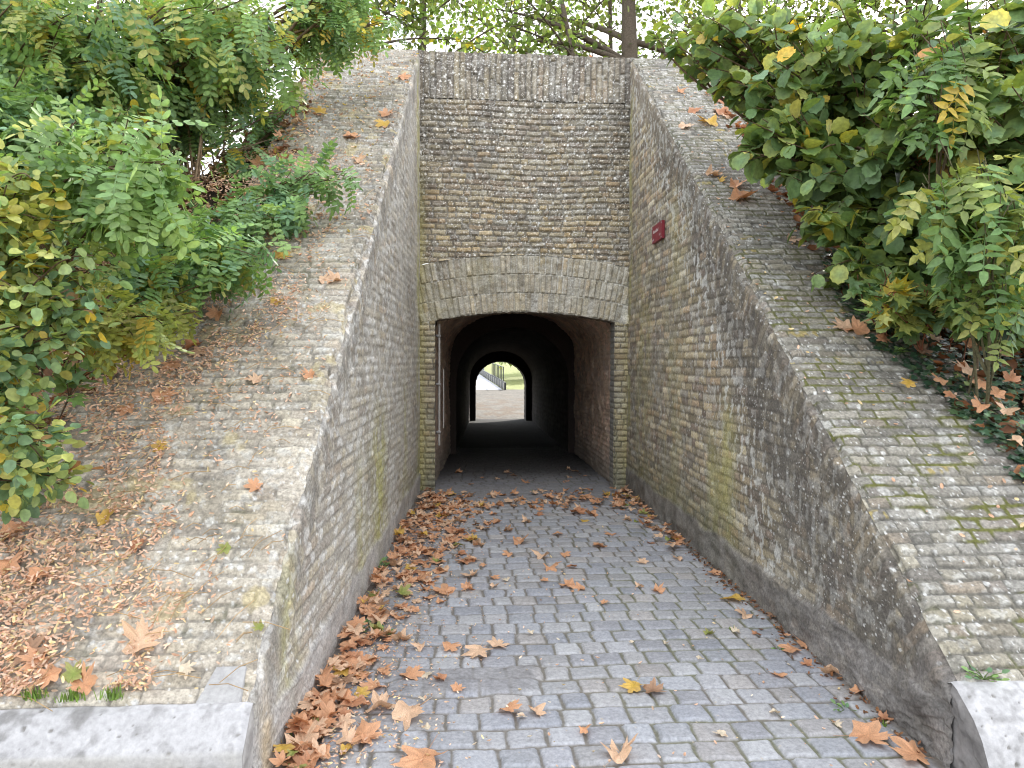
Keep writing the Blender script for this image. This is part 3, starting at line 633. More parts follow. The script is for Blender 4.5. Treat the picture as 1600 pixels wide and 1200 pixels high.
def mound():
    xs2 = np.concatenate([np.linspace(-14, -5, 20)[:-1], np.linspace(-5, 6.5, 190), np.linspace(6.5, 15, 20)[1:]])
    ys2 = np.concatenate([np.linspace(2.5, 9, 150), np.linspace(9.1, YE, 60)])
    X, Y = np.meshgrid(xs2, ys2, indexing='ij'); Z = zh(X, Y)
    keep = ~((X[:-1, :-1] > -.9) & (X[1:, 1:] < 2.25) & (Y[1:, 1:] < YP + .12)) & ~((X[1:, 1:] > -1.9) & (X[:-1, :-1] < 4.5) & (Y[1:, 1:] > YE - .1))
    Z = np.where((Y < 2.56) | (Y > YE - .05) | (np.abs(X) > 13.9), -1.2, Z)
    lit = ss(.45, .62, fbm(X * 6, Y * 6, 552, o=5))
    c = np.array((.050, .038, .026)) * (.6 + .8 * fbm(X * 3, Y * 3, 553))[..., None]
    c = mix(c, np.array((.22, .105, .045)), lit * .65)
    o = link('hill', mesh_np('hill', np.stack([X, Y, Z], -1).reshape(-1, 3), grid_faces(len(xs2), len(ys2), keep=keep), c.reshape(-1, 3)), M_EARTH)
    tag(o, 'earth mound over the tunnel under shrubs and leaf litter', None, None, 'structure')
mound()

# ------------------------------------------------------------------ leaf templates (unit sized), instanced into crowns
def fan(outline, ctr=(.5, 0, 0)):
    V = np.array([ctr] + outline, float); n = len(outline)
    return V, np.array([(0, i + 1, (i + 1) % n + 1) for i in range(n)])
def oval(w, fold=.12, k=8, point=0.0, wav=0.0, seed=0):
    r = random.Random(seed); out = []
    for i in range(k):
        a = math.pi + 2 * math.pi * i / k; x = .5 + .5 * math.cos(a); y = w * .5 * math.sin(a)
        if point: y *= (1 - x) ** point * (1 + point * .9)
        out.append((x, y, abs(y) * fold * 2 + r.uniform(-wav, wav)))
    return fan(out, (.5, 0, 0))
def hazel(seed):
    r = random.Random(seed); out = []; k = 22
    for i in range(k):
        a = math.pi + 2 * math.pi * i / k; sr = 1 + (.07 if i % 2 else -.03)
        x = .5 + .5 * math.cos(a) * sr; y = .45 * math.sin(a) * sr * (1 + .12 * math.cos(a))
        if i == 0: x = .06
        if i == k // 2: x = 1.07
        out.append((x, y, .20 * abs(y) - .16 * (x - .3) ** 2 + r.uniform(-.025, .025)))
    V, F = fan(out, (.52, 0, -.01)); return V, F
def lobed(radii_ang, seed, curl=.25, inner=True, zj=.03):
    """palmate leaf: list of (angle deg, radius); base at the origin, centre at x=.35"""
    r = random.Random(seed); cx = .36; o = []
    for a, q in radii_ang:
        a = D2R(a + r.uniform(-4, 4)); q *= r.uniform(.9, 1.1); o.append((q * math.cos(a), q * math.sin(a)))
    n = len(o); V = [(cx, 0, 0)]; ph = r.uniform(0, 6.3); cd = r.uniform(-.6, .6)
    def zz(x, y, t): return curl * ((x * math.cos(cd) + y * math.sin(cd)) ** 2) * 1.3 + curl * .35 * t * math.sin(2 * math.atan2(y, x) + ph) + r.uniform(-zj, zj) * t
    for t in (.5, 1):
        for x, y in o: V.append((cx + x * t, y * t, zz(x * t, y * t, t)))
    F3 = [(0, 1 + i, 1 + (i + 1) % n) for i in range(n)]
    F4 = [(1 + i, 1 + n + i, 1 + n + (i + 1) % n) for i in range(n)] + [(1 + i, 1 + n + (i + 1) % n, 1 + (i + 1) % n) for i in range(n)]
    V = np.array(V); V[:, 2] -= V[:, 2].min() * .0
    return V, np.array(F3 + F4)
_h = [(0, .66), (7, .46), (14, .50), (24, .30), (38, .52), (48, .62), (56, .50), (66, .44), (76, .28), (98, .46), (108, .50), (118, .40), (140, .30), (165, .34)]
PLANE = _h + [(180, .33)] + [(-a, q) for a, q in _h[:0:-1]]
_m = [(0, .62), (14, .40), (26, .26), (44, .55), (58, .40), (72, .26), (100, .42), (120, .34), (150, .30)]
MAPLE = _m + [(180, .22)] + [(-a, q) for a, q in _m[:0:-1]]
_i = [(0, .62), (26, .34), (44, .28), (62, .50), (85, .30), (118, .42), (150, .30)]
IVY = _i + [(180, .2)] + [(-a, q) for a, q in _i[:0:-1]]
def rot(ax, a):
    ax = np.asarray(ax, float) / np.linalg.norm(ax); K = np.array([[0, -ax[2], ax[1]], [ax[2], 0, -ax[0]], [-ax[1], ax[0], 0]])
    return np.eye(3) + math.sin(a) * K + (1 - math.cos(a)) * K @ K
def compound(pairs, leaflet, ll, droop, seed, narrow=.0, term=True):
    """pinnate leaf of unit length along +x; returns V, F, per-vertex shade"""
    r = random.Random(seed); V = []; F = []; S = []; n = 0
    def pos(t): return np.array([t * (1 - .25 * droop * t), 0, -droop * t * t * .6])
    items = []
    for k in range(pairs):
        t = .16 + .8 * k / max(pairs - 1, 1) * (.93 if term else 1)
        for sd in (-1, 1): items.append((t + r.uniform(-.015, .015), sd, ll * (1 - narrow * abs(t - .5)) * r.uniform(.85, 1.1)))
    if term: items.append((1.0, 0, ll))
    for t, sd, L in items:
        a = sd * D2R(r.uniform(62, 80)); lv, lf = leaflet
        M = rot((0, 1, 0), droop * 1.0 * t + r.uniform(-.2, .25)) @ rot((0, 0, 1), a) @ rot((1, 0, 0), r.uniform(-.5, .5))
        P = (lv * L) @ M.T + pos(t); V.append(P); F.append(lf + n); n += len(P); S.append(np.full(len(P), r.uniform(.82, 1.18)))
    for k in range(6):                                  # the stalk
        a, b = pos(k / 6), pos((k + 1) / 6); w = .008
        P = np.array([a + (0, w, 0), b + (0, w, 0), b - (0, w, 0), a - (0, w, 0)]); V.append(P); F.append(np.array([(0, 1, 2), (0, 2, 3)]) + n); n += 4; S.append(np.full(4, .8))
    return np.concatenate(V), np.concatenate(F), np.concatenate(S)
LOC = [compound(p, oval(.50, .10, 8, seed=s), .215, dr, s) for s, (p, dr) in enumerate([(5, .5), (6, .8), (7, .6), (6, 1.1), (5, .2)])]
ASH = [compound(4, oval(.44, .16, 8, point=.55, seed=s), .36, dr, 20 + s) for s, dr in enumerate([.5, .9, .7])]
BRA = [compound(1, oval(.72, .15, 8, point=.2, wav=.02, seed=s), .55, .5, 30 + s, term=True) for s in range(3)]
HS = np.ones((23, 3)); HS[1:] = (1.28, 1.08, .72)
HAZ = [(*hazel(s), HS) for s in range(4)] + [(*hazel(s + 4), None) for s in range(3)]
MAP = [(*lobed(MAPLE, s, .18), None) for s in range(3)]
IVT = [(*lobed(IVY, s, .10), None) for s in range(3)]
OVL = [(*oval(.62, .14, 6, point=.25, seed=s), None) for s in range(2)]
SMALL = [(*fan([(0, 0, 0), (.35, .33, .06), (.7, .3, .0), (1, 0, -.05), (.7, -.3, .04), (.3, -.34, .08)]), None)]

def place(geo, tmpls, pos, dirs, ups, size, cols, rnd):
    """instances of the templates: +x along dirs, +z about ups"""
    pos, dirs, ups = (np.asarray(a, float) for a in (pos, dirs, ups)); n = len(pos)
    dirs = dirs / (np.linalg.norm(dirs, axis=1)[:, None] + 1e-9)
    yv = np.cross(ups, dirs); yv /= np.linalg.norm(yv, axis=1)[:, None] + 1e-9; zv = np.cross(dirs, yv)
    which = rnd.integers(0, len(tmpls), n)
    for k, (V, F, S) in enumerate(tmpls):
        m = which == k
        if not m.any(): continue
        sz = size[m][:, None, None]
        P = pos[m][:, None] + sz * (V[None, :, :1] * dirs[m][:, None] + V[None, :, 1:2] * yv[m][:, None] + V[None, :, 2:] * zv[m][:, None])
        nn = m.sum(); FF = F[None] + (np.arange(nn) * len(V))[:, None, None]
        C = np.broadcast_to(cols[m][:, None], (nn, len(V), 3))
        if S is not None: C = C * (S[None, :, None] if S.ndim == 1 else S[None])
        geo.add(P.reshape(-1, 3), FF.reshape(-1, F.shape[1]), C.reshape(-1, 3))
GREENS = dict(
    teal=[(.15, .27, .15), (.13, .245, .135), (.19, .31, .15), (.17, .27, .10)],
    fresh=[(.20, .33, .12), (.25, .38, .14), (.165, .285, .10)],
    yellow=[(.40, .33, .05), (.47, .36, .07), (.36, .34, .09)],
    yg=[(.34, .38, .11), (.40, .42, .14), (.28, .35, .11)],
    bramble=[(.17, .28, .15), (.14, .24, .125), (.21, .31, .13), (.26, .34, .14)],
    hazel=[(.105, .185, .07), (.125, .215, .09), (.135, .22, .075), (.095, .16, .065), (.155, .22, .075), (.145, .235, .115)],
    ash=[(.13, .23, .08), (.15, .255, .09), (.11, .20, .075), (.20, .26, .08)],
    brown=[(.28, .14, .06), (.33, .20, .09)],
    far=[(.075, .11, .03), (.10, .14, .04), (.12, .15, .045), (.15, .165, .05)],
    fargreen=[(.16, .24, .07), (.20, .27, .08), (.24, .28, .09)],
    ivy=[(.03, .065, .036), (.04, .08, .042), (.025, .055, .034), (.06, .10, .045)])
def pick(mixd, n, rnd):
    ks = list(mixd); p = np.array([mixd[k] for k in ks], float); p /= p.sum(); out = np.zeros((n, 3))
    idx = rnd.choice(len(ks), n, p=p)
    for i, k in enumerate(ks):
        pal = np.array(GREENS[k]); m = idx == i; out[m] = pal[rnd.integers(0, len(pal), m.sum())]
    return out * rnd.uniform(.8, 1.3, (n, 1)) * 1.15
def bez(a, b, c, n):
    t = np.linspace(0, 1, n)[:, None]; return (1 - t) ** 2 * a + 2 * t * (1 - t) * b + t * t * c
BROWN = (.14, .095, .06)
def shrub(name, label, cat, root, blobs, tm, mat, seed, stem_r=.018, stem_c=BROWN, group=None, extra_stems=0, arch=.35, stem_name='stems'):
    """a bush: stems curve from the root to branch tips sampled inside the blobs, leaves sit along their outer part.
    blob = (centre xyz, radii xyz, branches, leaves per branch, leaf size, colour mix, run of leaves along the branch in m, droop)"""
    rnd = np.random.default_rng(seed); root = np.array(root, float)
    t = thing(name, label, cat, tuple(root), group)
    st, lf = Geo(), Geo()
    for (ctr, rad, nb, npb, sz, mx, run, droop) in blobs:
        mains = []
        for b in range(nb):
            q = rnd.normal(size=3); q /= np.linalg.norm(q); q *= rnd.uniform(.25, 1) ** .5
            tip = np.array(ctr) + q * np.array(rad)
            zmin = float(zh(np.array(tip[0]), np.array(tip[1]))) + .06
            ins = (xlo(tip[1]) < tip[0] < xro(tip[1]))
            if ins: zmin = max(zmin, zs(min(tip[1], YP)) + .07)
            tip[2] = max(tip[2], zmin)
            r0 = root + rnd.normal(size=3) * (.10, .10, 0)
            mid = (r0 + tip) / 2; L = np.linalg.norm(tip - r0); mid[2] += L * arch * rnd.uniform(.5, 1.2); mid[:2] += rnd.normal(size=2) * L * .08
            nm = max(1, nb // 9)
            if len(mains) >= nm:
                mp = mains[rnd.integers(0, nm)]; r0 = mp[rnd.integers(5, 12)]; L = np.linalg.norm(tip - r0) + .05; mid = (r0 + tip) / 2 + np.array([0, 0, L * arch * .5]) + rnd.normal(size=3) * L * .08
            path = bez(r0, mid, tip, 16)
            if len(mains) < nm: mains.append(path)
            sr = stem_r * rnd.uniform(.35, 1) * (.5 + .3 * L)
            st.tube(path, np.linspace(sr, .0025, 16), np.array(stem_c) * rnd.uniform(.7, 1.3), 5)
            f0 = max(.05, 1 - run / L); tt = rnd.uniform(f0, 1.0, npb)
            k = tt * 15; i0 = np.minimum(k.astype(int), 14); pp = path[i0] + (path[i0 + 1] - path[i0]) * (k - i0)[:, None]
            tg = path[i0 + 1] - path[i0]; tg /= np.linalg.norm(tg, axis=1)[:, None]
            sidev = rnd.normal(size=(npb, 3)); sidev -= (sidev * tg).sum(1)[:, None] * tg; sidev /= np.linalg.norm(sidev, axis=1)[:, None]
            d = tg * .45 + sidev * 1.0; d[:, 2] -= droop * rnd.uniform(.4, 1.4, npb)
            up = np.array([0, -.35, 1.0]) + rnd.normal(size=(npb, 3)) * .38
            place(lf, tm, pp + sidev * .01, d, up, sz * rnd.uniform(.7, 1.2, npb), pick(mx, npb, rnd), rnd)
    for b in range(extra_stems):
        r0 = root + rnd.normal(size=3) * (.12, .12, 0); tip = r0 + np.array([rnd.normal() * .35, rnd.normal() * .3, rnd.uniform(.9, 2.0)])
        tip = tip if stem_r > .0105 else r0 + np.array([rnd.normal() * .5 + .1, rnd.normal() * .4 - .1, rnd.uniform(.2, .9)])
        st.tube(bez(r0, (r0 + tip) / 2 + rnd.normal(size=3) * .12, tip, 10), np.linspace(stem_r * rnd.uniform(.4, .9), .003, 10), np.array((.32, .23, .15)) * rnd.uniform(.6, 1.4), 5)
    st.obj(stem_name, M_BARK, t); lf.obj('crown', mat, t)
    return t
def hz(x, y): return float(zh(np.array(float(x)), np.array(float(y))))
def B(px, py, y, rpx, rpy, ry, nb, npb, sz, mx, run=.6, droop=.3):
    """blob given by where it shows from the path, at distance y"""
    c = at_y(px, py, y); k = y / FPX
    return (c, (rpx * k, ry, rpy * k), nb, npb, sz, mx, run, droop)
T1 = dict(teal=5, fresh=3.2, yellow=.3, yg=1.8); T2 = dict(fresh=6, teal=1.5, yg=1); T3 = dict(yg=5, fresh=2, yellow=1); T4 = dict(bramble=6, yg=1.6, yellow=.4, brown=.3)
# left side: locusts and brambles
shrub('locust_tree', 'tall bluish green locust tree leaning over the upper left slope', 'tree', (-3.1, 6.4, hz(-3.1, 6.4)), [
    B(330, 55, 5.6, 180, 75, .8, 36, 14, .30, T1, .9, .35), B(150, 60, 5.0, 180, 80, .8, 34, 15, .30, T1, .9, .3), B(400, 95, 6.0, 80, 60, .6, 16, 13, .25, T1, .7, .4),
    B(540, 20, 6.6, 80, 50, .6, 24, 16, .25, dict(teal=3, fresh=4, yellow=1), .7, .5), B(260, 140, 5.6, 120, 45, .5, 20, 13, .25, dict(teal=7, yellow=.5), .7, .3)], LOC, M_LEAF, 11, stem_r=.03, arch=.2, stem_name='trunk')
shrub('locust_tree', 'thin stemmed locust with yellowing leaves in the upper left corner', 'tree', (-4.0, 5.2, hz(-4.0, 5.2)), [
    B(280, 20, 5.2, 150, 40, .5, 16, 12, .28, dict(fresh=4, yg=3, yellow=.4), .7, .4), B(50, 60, 4.6, 110, 80, .7, 40, 18, .25, dict(fresh=4, teal=2, yellow=.7, yg=3), .8, .3), B(40, 180, 4.2, 80, 60, .6, 28, 16, .25, dict(fresh=5, teal=3), .8, .5), B(-40, 0, 5.2, 150, 120, .8, 30, 16, .26, T1, .9, .3), B(-380, 120, 5.4, 220, 160, .9, 40, 14, .28, T1, .9, .3)], LOC, M_LEAF, 12, stem_r=.028, arch=.2, stem_name='trunk')
shrub('locust_sapling', 'pale green locust sapling with large hanging oval leaflets at left', 'sapling', (-2.6, 3.75, hz(-2.6, 3.75)), [
    B(215, 230, 3.1, 65, 50, .15, 13, 8, .27, dict(fresh=6, yg=1), .45, .9), B(120, 215, 3.2, 70, 40, .2, 10, 8, .26, T2, .45, .7), B(245, 290, 3.0, 35, 40, .1, 6, 6, .25, dict(fresh=6), .35, 1.1)], LOC, M_LEAF, 13, stem_r=.012)
shrub('locust_sapling', 'locust sapling reaching a leafy branch across the left slope', 'sapling', (-2.0, 5.2, hz(-2.0, 5.2) + .05), [
    B(470, 285, 4.85, 70, 28, .15, 11, 9, .24, dict(teal=5, fresh=4), .5, .35), B(390, 330, 4.6, 60, 40, .15, 10, 8, .23, dict(teal=5, fresh=4), .45, .4), B(540, 275, 4.9, 22, 12, .1, 4, 6, .22, dict(fresh=5, teal=2), .35, .3)], LOC, M_LEAF, 14, stem_r=.010, arch=.12)
shrub('locust_sapling', 'low green locust sapling arching over the left slope edge', 'sapling', (-2.15, 4.5, hz(-2.15, 4.5) + .05), [
    B(350, 400, 3.95, 75, 45, .2, 18, 10, .23, dict(teal=5, fresh=3, yg=.6), .5, .5), B(280, 370, 4.1, 60, 35, .2, 9, 8, .23, dict(teal=6, fresh=3), .5, .4), B(250, 420, 3.7, 70, 40, .2, 14, 9, .22, T1, .45, .5)], LOC, M_LEAF, 15, stem_r=.010, arch=.25)
shrub('locust_sapling', 'yellow green locust sapling hanging beside the litter on the left slope', 'sapling', (-2.25, 3.85, hz(-2.25, 3.85) + .05), [
    B(205, 500, 3.25, 45, 38, .12, 11, 7, .21, dict(yg=6, yellow=1), .4, .9), B(300, 460, 3.7, 45, 32, .12, 9, 7, .20, dict(yg=5, fresh=2), .4, .8), B(120, 440, 3.2, 50, 40, .15, 8, 7, .20, T3, .4, .7)], LOC, M_LEAF, 16, stem_r=.009, arch=.25)
shrub('bramble_bush', 'yellow tinged bramble bush at the left edge above the litter', 'bush', (-2.7, 3.3, hz(-2.7, 3.3)), [
    B(40, 320, 2.95, 95, 75, .25, 26, 10, .095, T3, .5, .3), B(60, 430, 2.9, 100, 60, .25, 28, 10, .095, dict(yg=3, bramble=5, yellow=1), .5, .3), B(-40, 380, 2.7, 80, 120, .3, 24, 10, .10, T3, .5, .3), B(-330, 420, 3.4, 210, 150, .7, 50, 11, .11, T4, .6, .3)], BRA, M_LEAF, 17, stem_r=.010, arch=.45, extra_stems=16)
shrub('bramble_bush', 'dark green bramble bush low at the left edge', 'bush', (-2.65, 2.95, hz(-2.65, 2.95)), [
    B(20, 560, 2.75, 65, 70, .2, 20, 9, .095, T4, .45, .3), B(100, 500, 3.0, 70, 40, .2, 12, 9, .10, T4, .45, .3), B(25, 700, 2.75, 70, 60, .15, 26, 10, .095, T4, .4, .2), B(70, 740, 2.9, 40, 25, .1, 14, 9, .10, T4, .3, .2), B(-60, 600, 2.6, 60, 120, .3, 18, 10, .11, T4, .5, .3)], BRA, M_LEAF, 18, stem_r=.010, arch=.5, extra_stems=18)
shrub('maple_seedling', 'small maple seedling with lobed leaves beside the left litter', 'seedling', (-2.12, 3.45, hz(-2.12, 3.45) + .03), [
    B(125, 590, 3.25, 35, 22, .08, 6, 4, .10, dict(fresh=3, bramble=4), .2, .3)], MAP, M_LEAF, 19, stem_r=.006, arch=.3)
shrub('elder_bush', 'clump of bare brown upright stems behind the left slope edge', 'bush', (-2.35, 5.9, hz(-2.35, 5.9)), [
    B(310, 170, 5.8, 80, 40, .3, 6, 6, .24, T1, .4, .4), B(400, 240, 6.0, 50, 30, .3, 9, 6, .22, dict(teal=4, fresh=3, yellow=1), .4, .4), B(440, 150, 6.8, 40, 45, .3, 9, 8, .22, dict(teal=3, fresh=4, yellow=.4), .5, .4), B(430, 215, 6.6, 30, 35, .2, 8, 7, .2, dict(teal=4, fresh=3), .4, .4)], LOC, M_LEAF, 20, stem_r=.016, stem_c=(.24, .17, .12), extra_stems=34, arch=.1)
shrub('elder_bush', 'dense green bush filling the hollow behind the left saplings', 'bush', (-3.4, 4.7, hz(-3.4, 4.7)), [
    B(150, 230, 4.6, 150, 70, .4, 34, 12, .12, dict(bramble=5, teal=3, yg=.6, yellow=.4), .6, .3), B(220, 310, 4.7, 70, 40, .3, 10, 9, .12, dict(bramble=5, teal=3, yg=1), .5, .3), B(60, 330, 4.0, 90, 80, .3, 24, 12, .12, T4, .5, .3), B(170, 390, 3.9, 90, 40, .25, 10, 9, .11, T4, .5, .3)], BRA, M_LEAF, 21, stem_r=.012, arch=.3, extra_stems=14)
# right side: hazel, ash, sycamore
H1 = dict(hazel=8, yg=.6, yellow=.2, bramble=1.0)
shrub('hazel_bush', 'large dark green hazel bush with round leaves over the right slope', 'bush', (3.55, 5.3, hz(3.55, 5.3)), [
    B(1180, 60, 5.2, 120, 65, .6, 70, 13, .115, H1, .8, .4), B(1270, 130, 4.7, 130, 75, .5, 70, 13, .115, H1, .8, .4), B(1230, 220, 4.5, 95, 45, .4, 42, 12, .115, H1, .7, .4),
    B(1400, 60, 4.6, 140, 80, .6, 70, 13, .115, H1, .8, .4), B(1330, 270, 4.3, 110, 55, .4, 52, 12, .115, H1, .7, .5), B(1300, 350, 4.3, 70, 40, .3, 26, 11, .11, H1, .5, .5), B(1420, 350, 4.0, 90, 70, .3, 44, 12, .115, H1, .6, .5), B(1070, 55, 5.8, 60, 40, .4, 18, 10, .10, H1, .6, .4), B(1180, 185, 5.0, 55, 22, .25, 14, 10, .10, H1, .5, .3)],
    HAZ, M_HAZEL, 31, stem_r=.026, arch=.15, extra_stems=6)
shrub('hazel_bush', 'hazel bush with brown edged leaves at the upper right edge', 'bush', (3.9, 4.2, hz(3.9, 4.2)), [
    B(1590, 15, 4.0, 90, 60, .4, 30, 12, .115, H1, .6, .4), B(1540, 60, 3.7, 110, 80, .4, 56, 12, .12, dict(hazel=7, yg=.8, brown=.6, bramble=2), .7, .4), B(1540, 190, 3.5, 90, 60, .35, 44, 11, .12, dict(hazel=7, yg=.6, brown=.5, bramble=2), .6, .4), B(1430, 190, 3.8, 90, 60, .3, 40, 11, .12, dict(hazel=7, yg=.5, brown=.4), .6, .4), B(1560, 330, 3.5, 90, 80, .3, 32, 11, .115, H1, .5, .4), B(1650, 200, 3.4, 90, 160, .4, 40, 11, .12, H1, .6, .4), B(1880, 280, 4.2, 180, 190, .8, 60, 12, .12, H1, .8, .4)],
    HAZ, M_HAZEL, 32, stem_r=.022, arch=.15, extra_stems=4)
shrub('ash_sapling', 'light green ash sapling with pointed leaflets at the right edge', 'sapling', (3.05, 3.75, hz(3.05, 3.75)), [
    B(1490, 260, 3.15, 80, 50, .15, 10, 4, .22, dict(ash=7, yg=1.5), .35, .8), B(1550, 320, 3.1, 70, 50, .15, 11, 4, .21, dict(ash=7, yg=1.5), .4, .8), B(1470, 310, 3.3, 50, 40, .12, 6, 4, .20, dict(ash=7, yg=1), .35, .8), B(1580, 430, 3.15, 60, 35, .12, 9, 4, .17, dict(ash=6, yg=2), .35, .6)],
    ASH, M_LEAF, 33, stem_r=.012, stem_c=(.16, .15, .09), arch=.12)
shrub('ash_sapling', 'slender ash sapling with leaf sprays among the upper right hazel', 'sapling', (3.15, 4.1, hz(3.15, 4.1)), [
    B(1460, 70, 3.4, 45, 40, .12, 10, 4, .20, dict(ash=7), .3, .5), B(1480, 130, 3.3, 50, 35, .12, 9, 4, .21, dict(ash=7, yellow=.3), .3, .6), B(1570, 300, 3.2, 40, 60, .1, 7, 4, .2, dict(ash=5, yg=1), .3, .7)], ASH, M_LEAF, 34, stem_r=.010, stem_c=(.17, .13, .09), arch=.08)
shrub('sycamore_sapling', 'sycamore sapling with yellowing lobed leaves over the ivy at right', 'sapling', (2.95, 4.15, hz(2.95, 4.15) + .03), [
    B(1420, 470, 3.65, 65, 45, .12, 20, 5, .13, dict(yg=4, yellow=1.6, hazel=2), .3, .5), B(1370, 440, 3.9, 45, 25, .1, 8, 4, .13, dict(hazel=4, yg=2), .25, .4), B(1520, 460, 3.5, 70, 50, .12, 22, 5, .125, dict(hazel=4, yg=2, yellow=.6), .3, .4)], MAP, M_HAZEL, 35, stem_r=.008, stem_c=(.28, .11, .07), arch=.25)
shrub('undergrowth_bush', 'shaded low green bush under the hazel at right', 'bush', (3.3, 4.4, hz(3.3, 4.4)), [
    B(1400, 420, 4.1, 110, 45, .25, 36, 10, .10, H1, .4, .3), B(1570, 500, 3.5, 80, 50, .25, 34, 9, .085, dict(hazel=4, ivy=3, bramble=2), .4, .3), B(1300, 420, 4.5, 60, 30, .2, 16, 9, .09, H1, .35, .3), B(1450, 480, 3.8, 80, 40, .2, 22, 9, .095, dict(hazel=5, bramble=3, yg=1), .35, .3), B(1370, 400, 4.2, 80, 40, .2, 22, 9, .105, H1, .4, .5)], HAZ, M_HAZEL, 36, stem_r=.009, arch=.35)

# ivy over the edge of the right slope (ground cover)
rnd = np.random.default_rng(41); g = Geo(); n = 0
P, Dv, U, Sz = [], [], [], []
while n < 3800:
    y = rnd.uniform(2.95, 4.9); x = rnd.uniform(2.3, 3.9)
    edge = np.interp(y, [2.9, 3.3, 3.6, 4.0, 4.35, 5.0], [3.05, 2.80, 2.66, 2.48, 2.50, 2.75]) + .24 * (float(vn(x * 3, y * 3, 1, 42)) - .5)
    if x < edge + .0: continue
    base = zs(y) if x < xro(y) else hz(x, y)
    P.append((x, y, base + rnd.uniform(.015, .075))); a = rnd.uniform(0, 6.28)
    Dv.append((math.cos(a), math.sin(a), rnd.uniform(-.3, .3) + SL * math.sin(a) * .6)); U.append((rnd.normal() * .3, -.6 + rnd.normal() * .3, 1)); Sz.append(rnd.uniform(.03, .075)); n += 1
place(g, IVT, P, Dv, U, np.array(Sz), pick(dict(ivy=8, bramble=.6), n, rnd), rnd)
o = g.obj('ivy', M_IVY); tag(o, 'dark green ivy spreading over the edge of the right slope', None, None, 'stuff')

# ------------------------------------------------------------------ trees on and behind the mound
def tree(name, label, base, height, lean, spread, nl, nleaf, lsz, mx, seed, r0=.17, bark=(.13, .105, .08), zlo=.3, clump=.5):
    rnd = np.random.default_rng(seed); base = np.array(base, float)
    t = thing(name, label, 'tree', tuple(base), 'trees on top of the mound')
    st, lf = Geo(), Geo()
    top = base + np.array([lean[0], lean[1], height])
    trunk = bez(base, (base + top) / 2 + np.array([rnd.normal() * .15, rnd.normal() * .15, 0]), top, 18)
    st.tube(trunk, np.linspace(r0, .02, 18), bark, 9)
    tips = []
    for k in range(nl):
        f = rnd.uniform(zlo, .95); p = trunk[int(f * 17)]; a = rnd.uniform(0, 6.283)
        L = spread * rnd.uniform(.55, 1.1) * (1.15 - .5 * f)
        e = p + np.array([math.cos(a) * L, math.sin(a) * L, L * rnd.uniform(-.15, .6)])
        limb = bez(p, (p + e) / 2 + np.array([0, 0, L * .12]), e, 12); st.tube(limb, np.linspace(r0 * .42 * (1.1 - f), .010, 12), np.array(bark) * rnd.uniform(.8, 1.2), 6)
        for j in range(7):
            q = limb[rnd.integers(4, 12)]; e2 = q + rnd.normal(size=3) * (.45, .45, .3) * spread * .3
            tw = bez(q, (q + e2) / 2 + rnd.normal(size=3) * .05, e2, 7); st.tube(tw, np.linspace(.014, .004, 7), np.array(bark) * .9, 4)
            tips.append(e2); tips.append(tw[4])
    tips = np.array(tips); ns = len(tips); w = rnd.uniform(.2, 1, ns) ** 1.5; w /= w.sum()
    which = rnd.choice(ns, nleaf, p=w); pos = tips[which] + rnd.normal(size=(nleaf, 3)) * (clump * .5, clump * .5, clump * .4)
    d = rnd.normal(size=(nleaf, 3)); d[:, 2] -= .5
    up = rnd.normal(size=(nleaf, 3)) * .6 + (0, 0, 1)
    place(lf, SMALL, pos, d, up, lsz * rnd.uniform(.6, 1.25, nleaf), pick(mx, nleaf, rnd), rnd)
    st.obj('trunk', M_BARK, t); lf.obj('crown', M_LEAFFAR, t)
    return t
F1 = dict(far=7, yellow=.12, fargreen=3); F2 = dict(fargreen=7, far=2, yellow=.3)
def hb(px, y, dy=0):
    p = at_y(px, 90, y); return (p[0], y, hz(p[0], y) - .1)
tree('plane_tree', 'dark trunked tree rising behind the right end of the portal crest', hb(992, 13), 8.0, (-.1, .4), 3.4, 30, 4300, .12, F1, 51, r0=.24, zlo=.22, clump=.62)
tree('young_tree', 'slender leaning young tree left of the dark trunk on the crest', hb(938, 12.5), 6.0, (-1.2, .2), 1.9, 16, 1100, .12, F1, 52, r0=.07, zlo=.35)
tree('young_tree', 'thin upright young tree close beside the dark trunk', hb(958, 14.5), 6.5, (-.1, .2), 1.8, 16, 1000, .12, F1, 53, r0=.08, zlo=.25)
tree('maple_tree', 'bright yellow green tree above the middle of the portal', hb(800, 21), 9.0, (.2, 0), 3.6, 34, 6200, .16, F2, 54, r0=.17, zlo=.05, clump=.8)
tree('maple_tree', 'sunlit green tree above the left part of the portal', hb(655, 17), 8.0, (.1, 0), 2.9, 30, 5200, .145, F2, 55, r0=.14, zlo=.08, clump=.7)
tree('maple_tree', 'green tree with dark branches behind the left slope top', hb(585, 14), 7.0, (-.2, 0), 2.6, 28, 4200, .135, dict(fargreen=4, far=4, yellow=1), 56, r0=.12, zlo=.1, clump=.6)
tree('plane_tree', 'yellowing tree behind the hazel on the right', hb(1150, 16), 8.0, (.2, .3), 3.4, 30, 4600, .15, F1, 57, r0=.18, zlo=.1, clump=.7)
tree('plane_tree', 'broad tree far behind the right hazel bush', hb(1420, 14), 8.0, (.2, .3), 3.6, 30, 4500, .16, F1, 58, r0=.18, zlo=.05, clump=.7)
tree('maple_tree', 'broad sunlit tree behind the locust trees at left', hb(150, 15), 8.5, (0, .3), 3.8, 34, 6500, .17, F2, 59, r0=.18, zlo=.05, clump=.7)

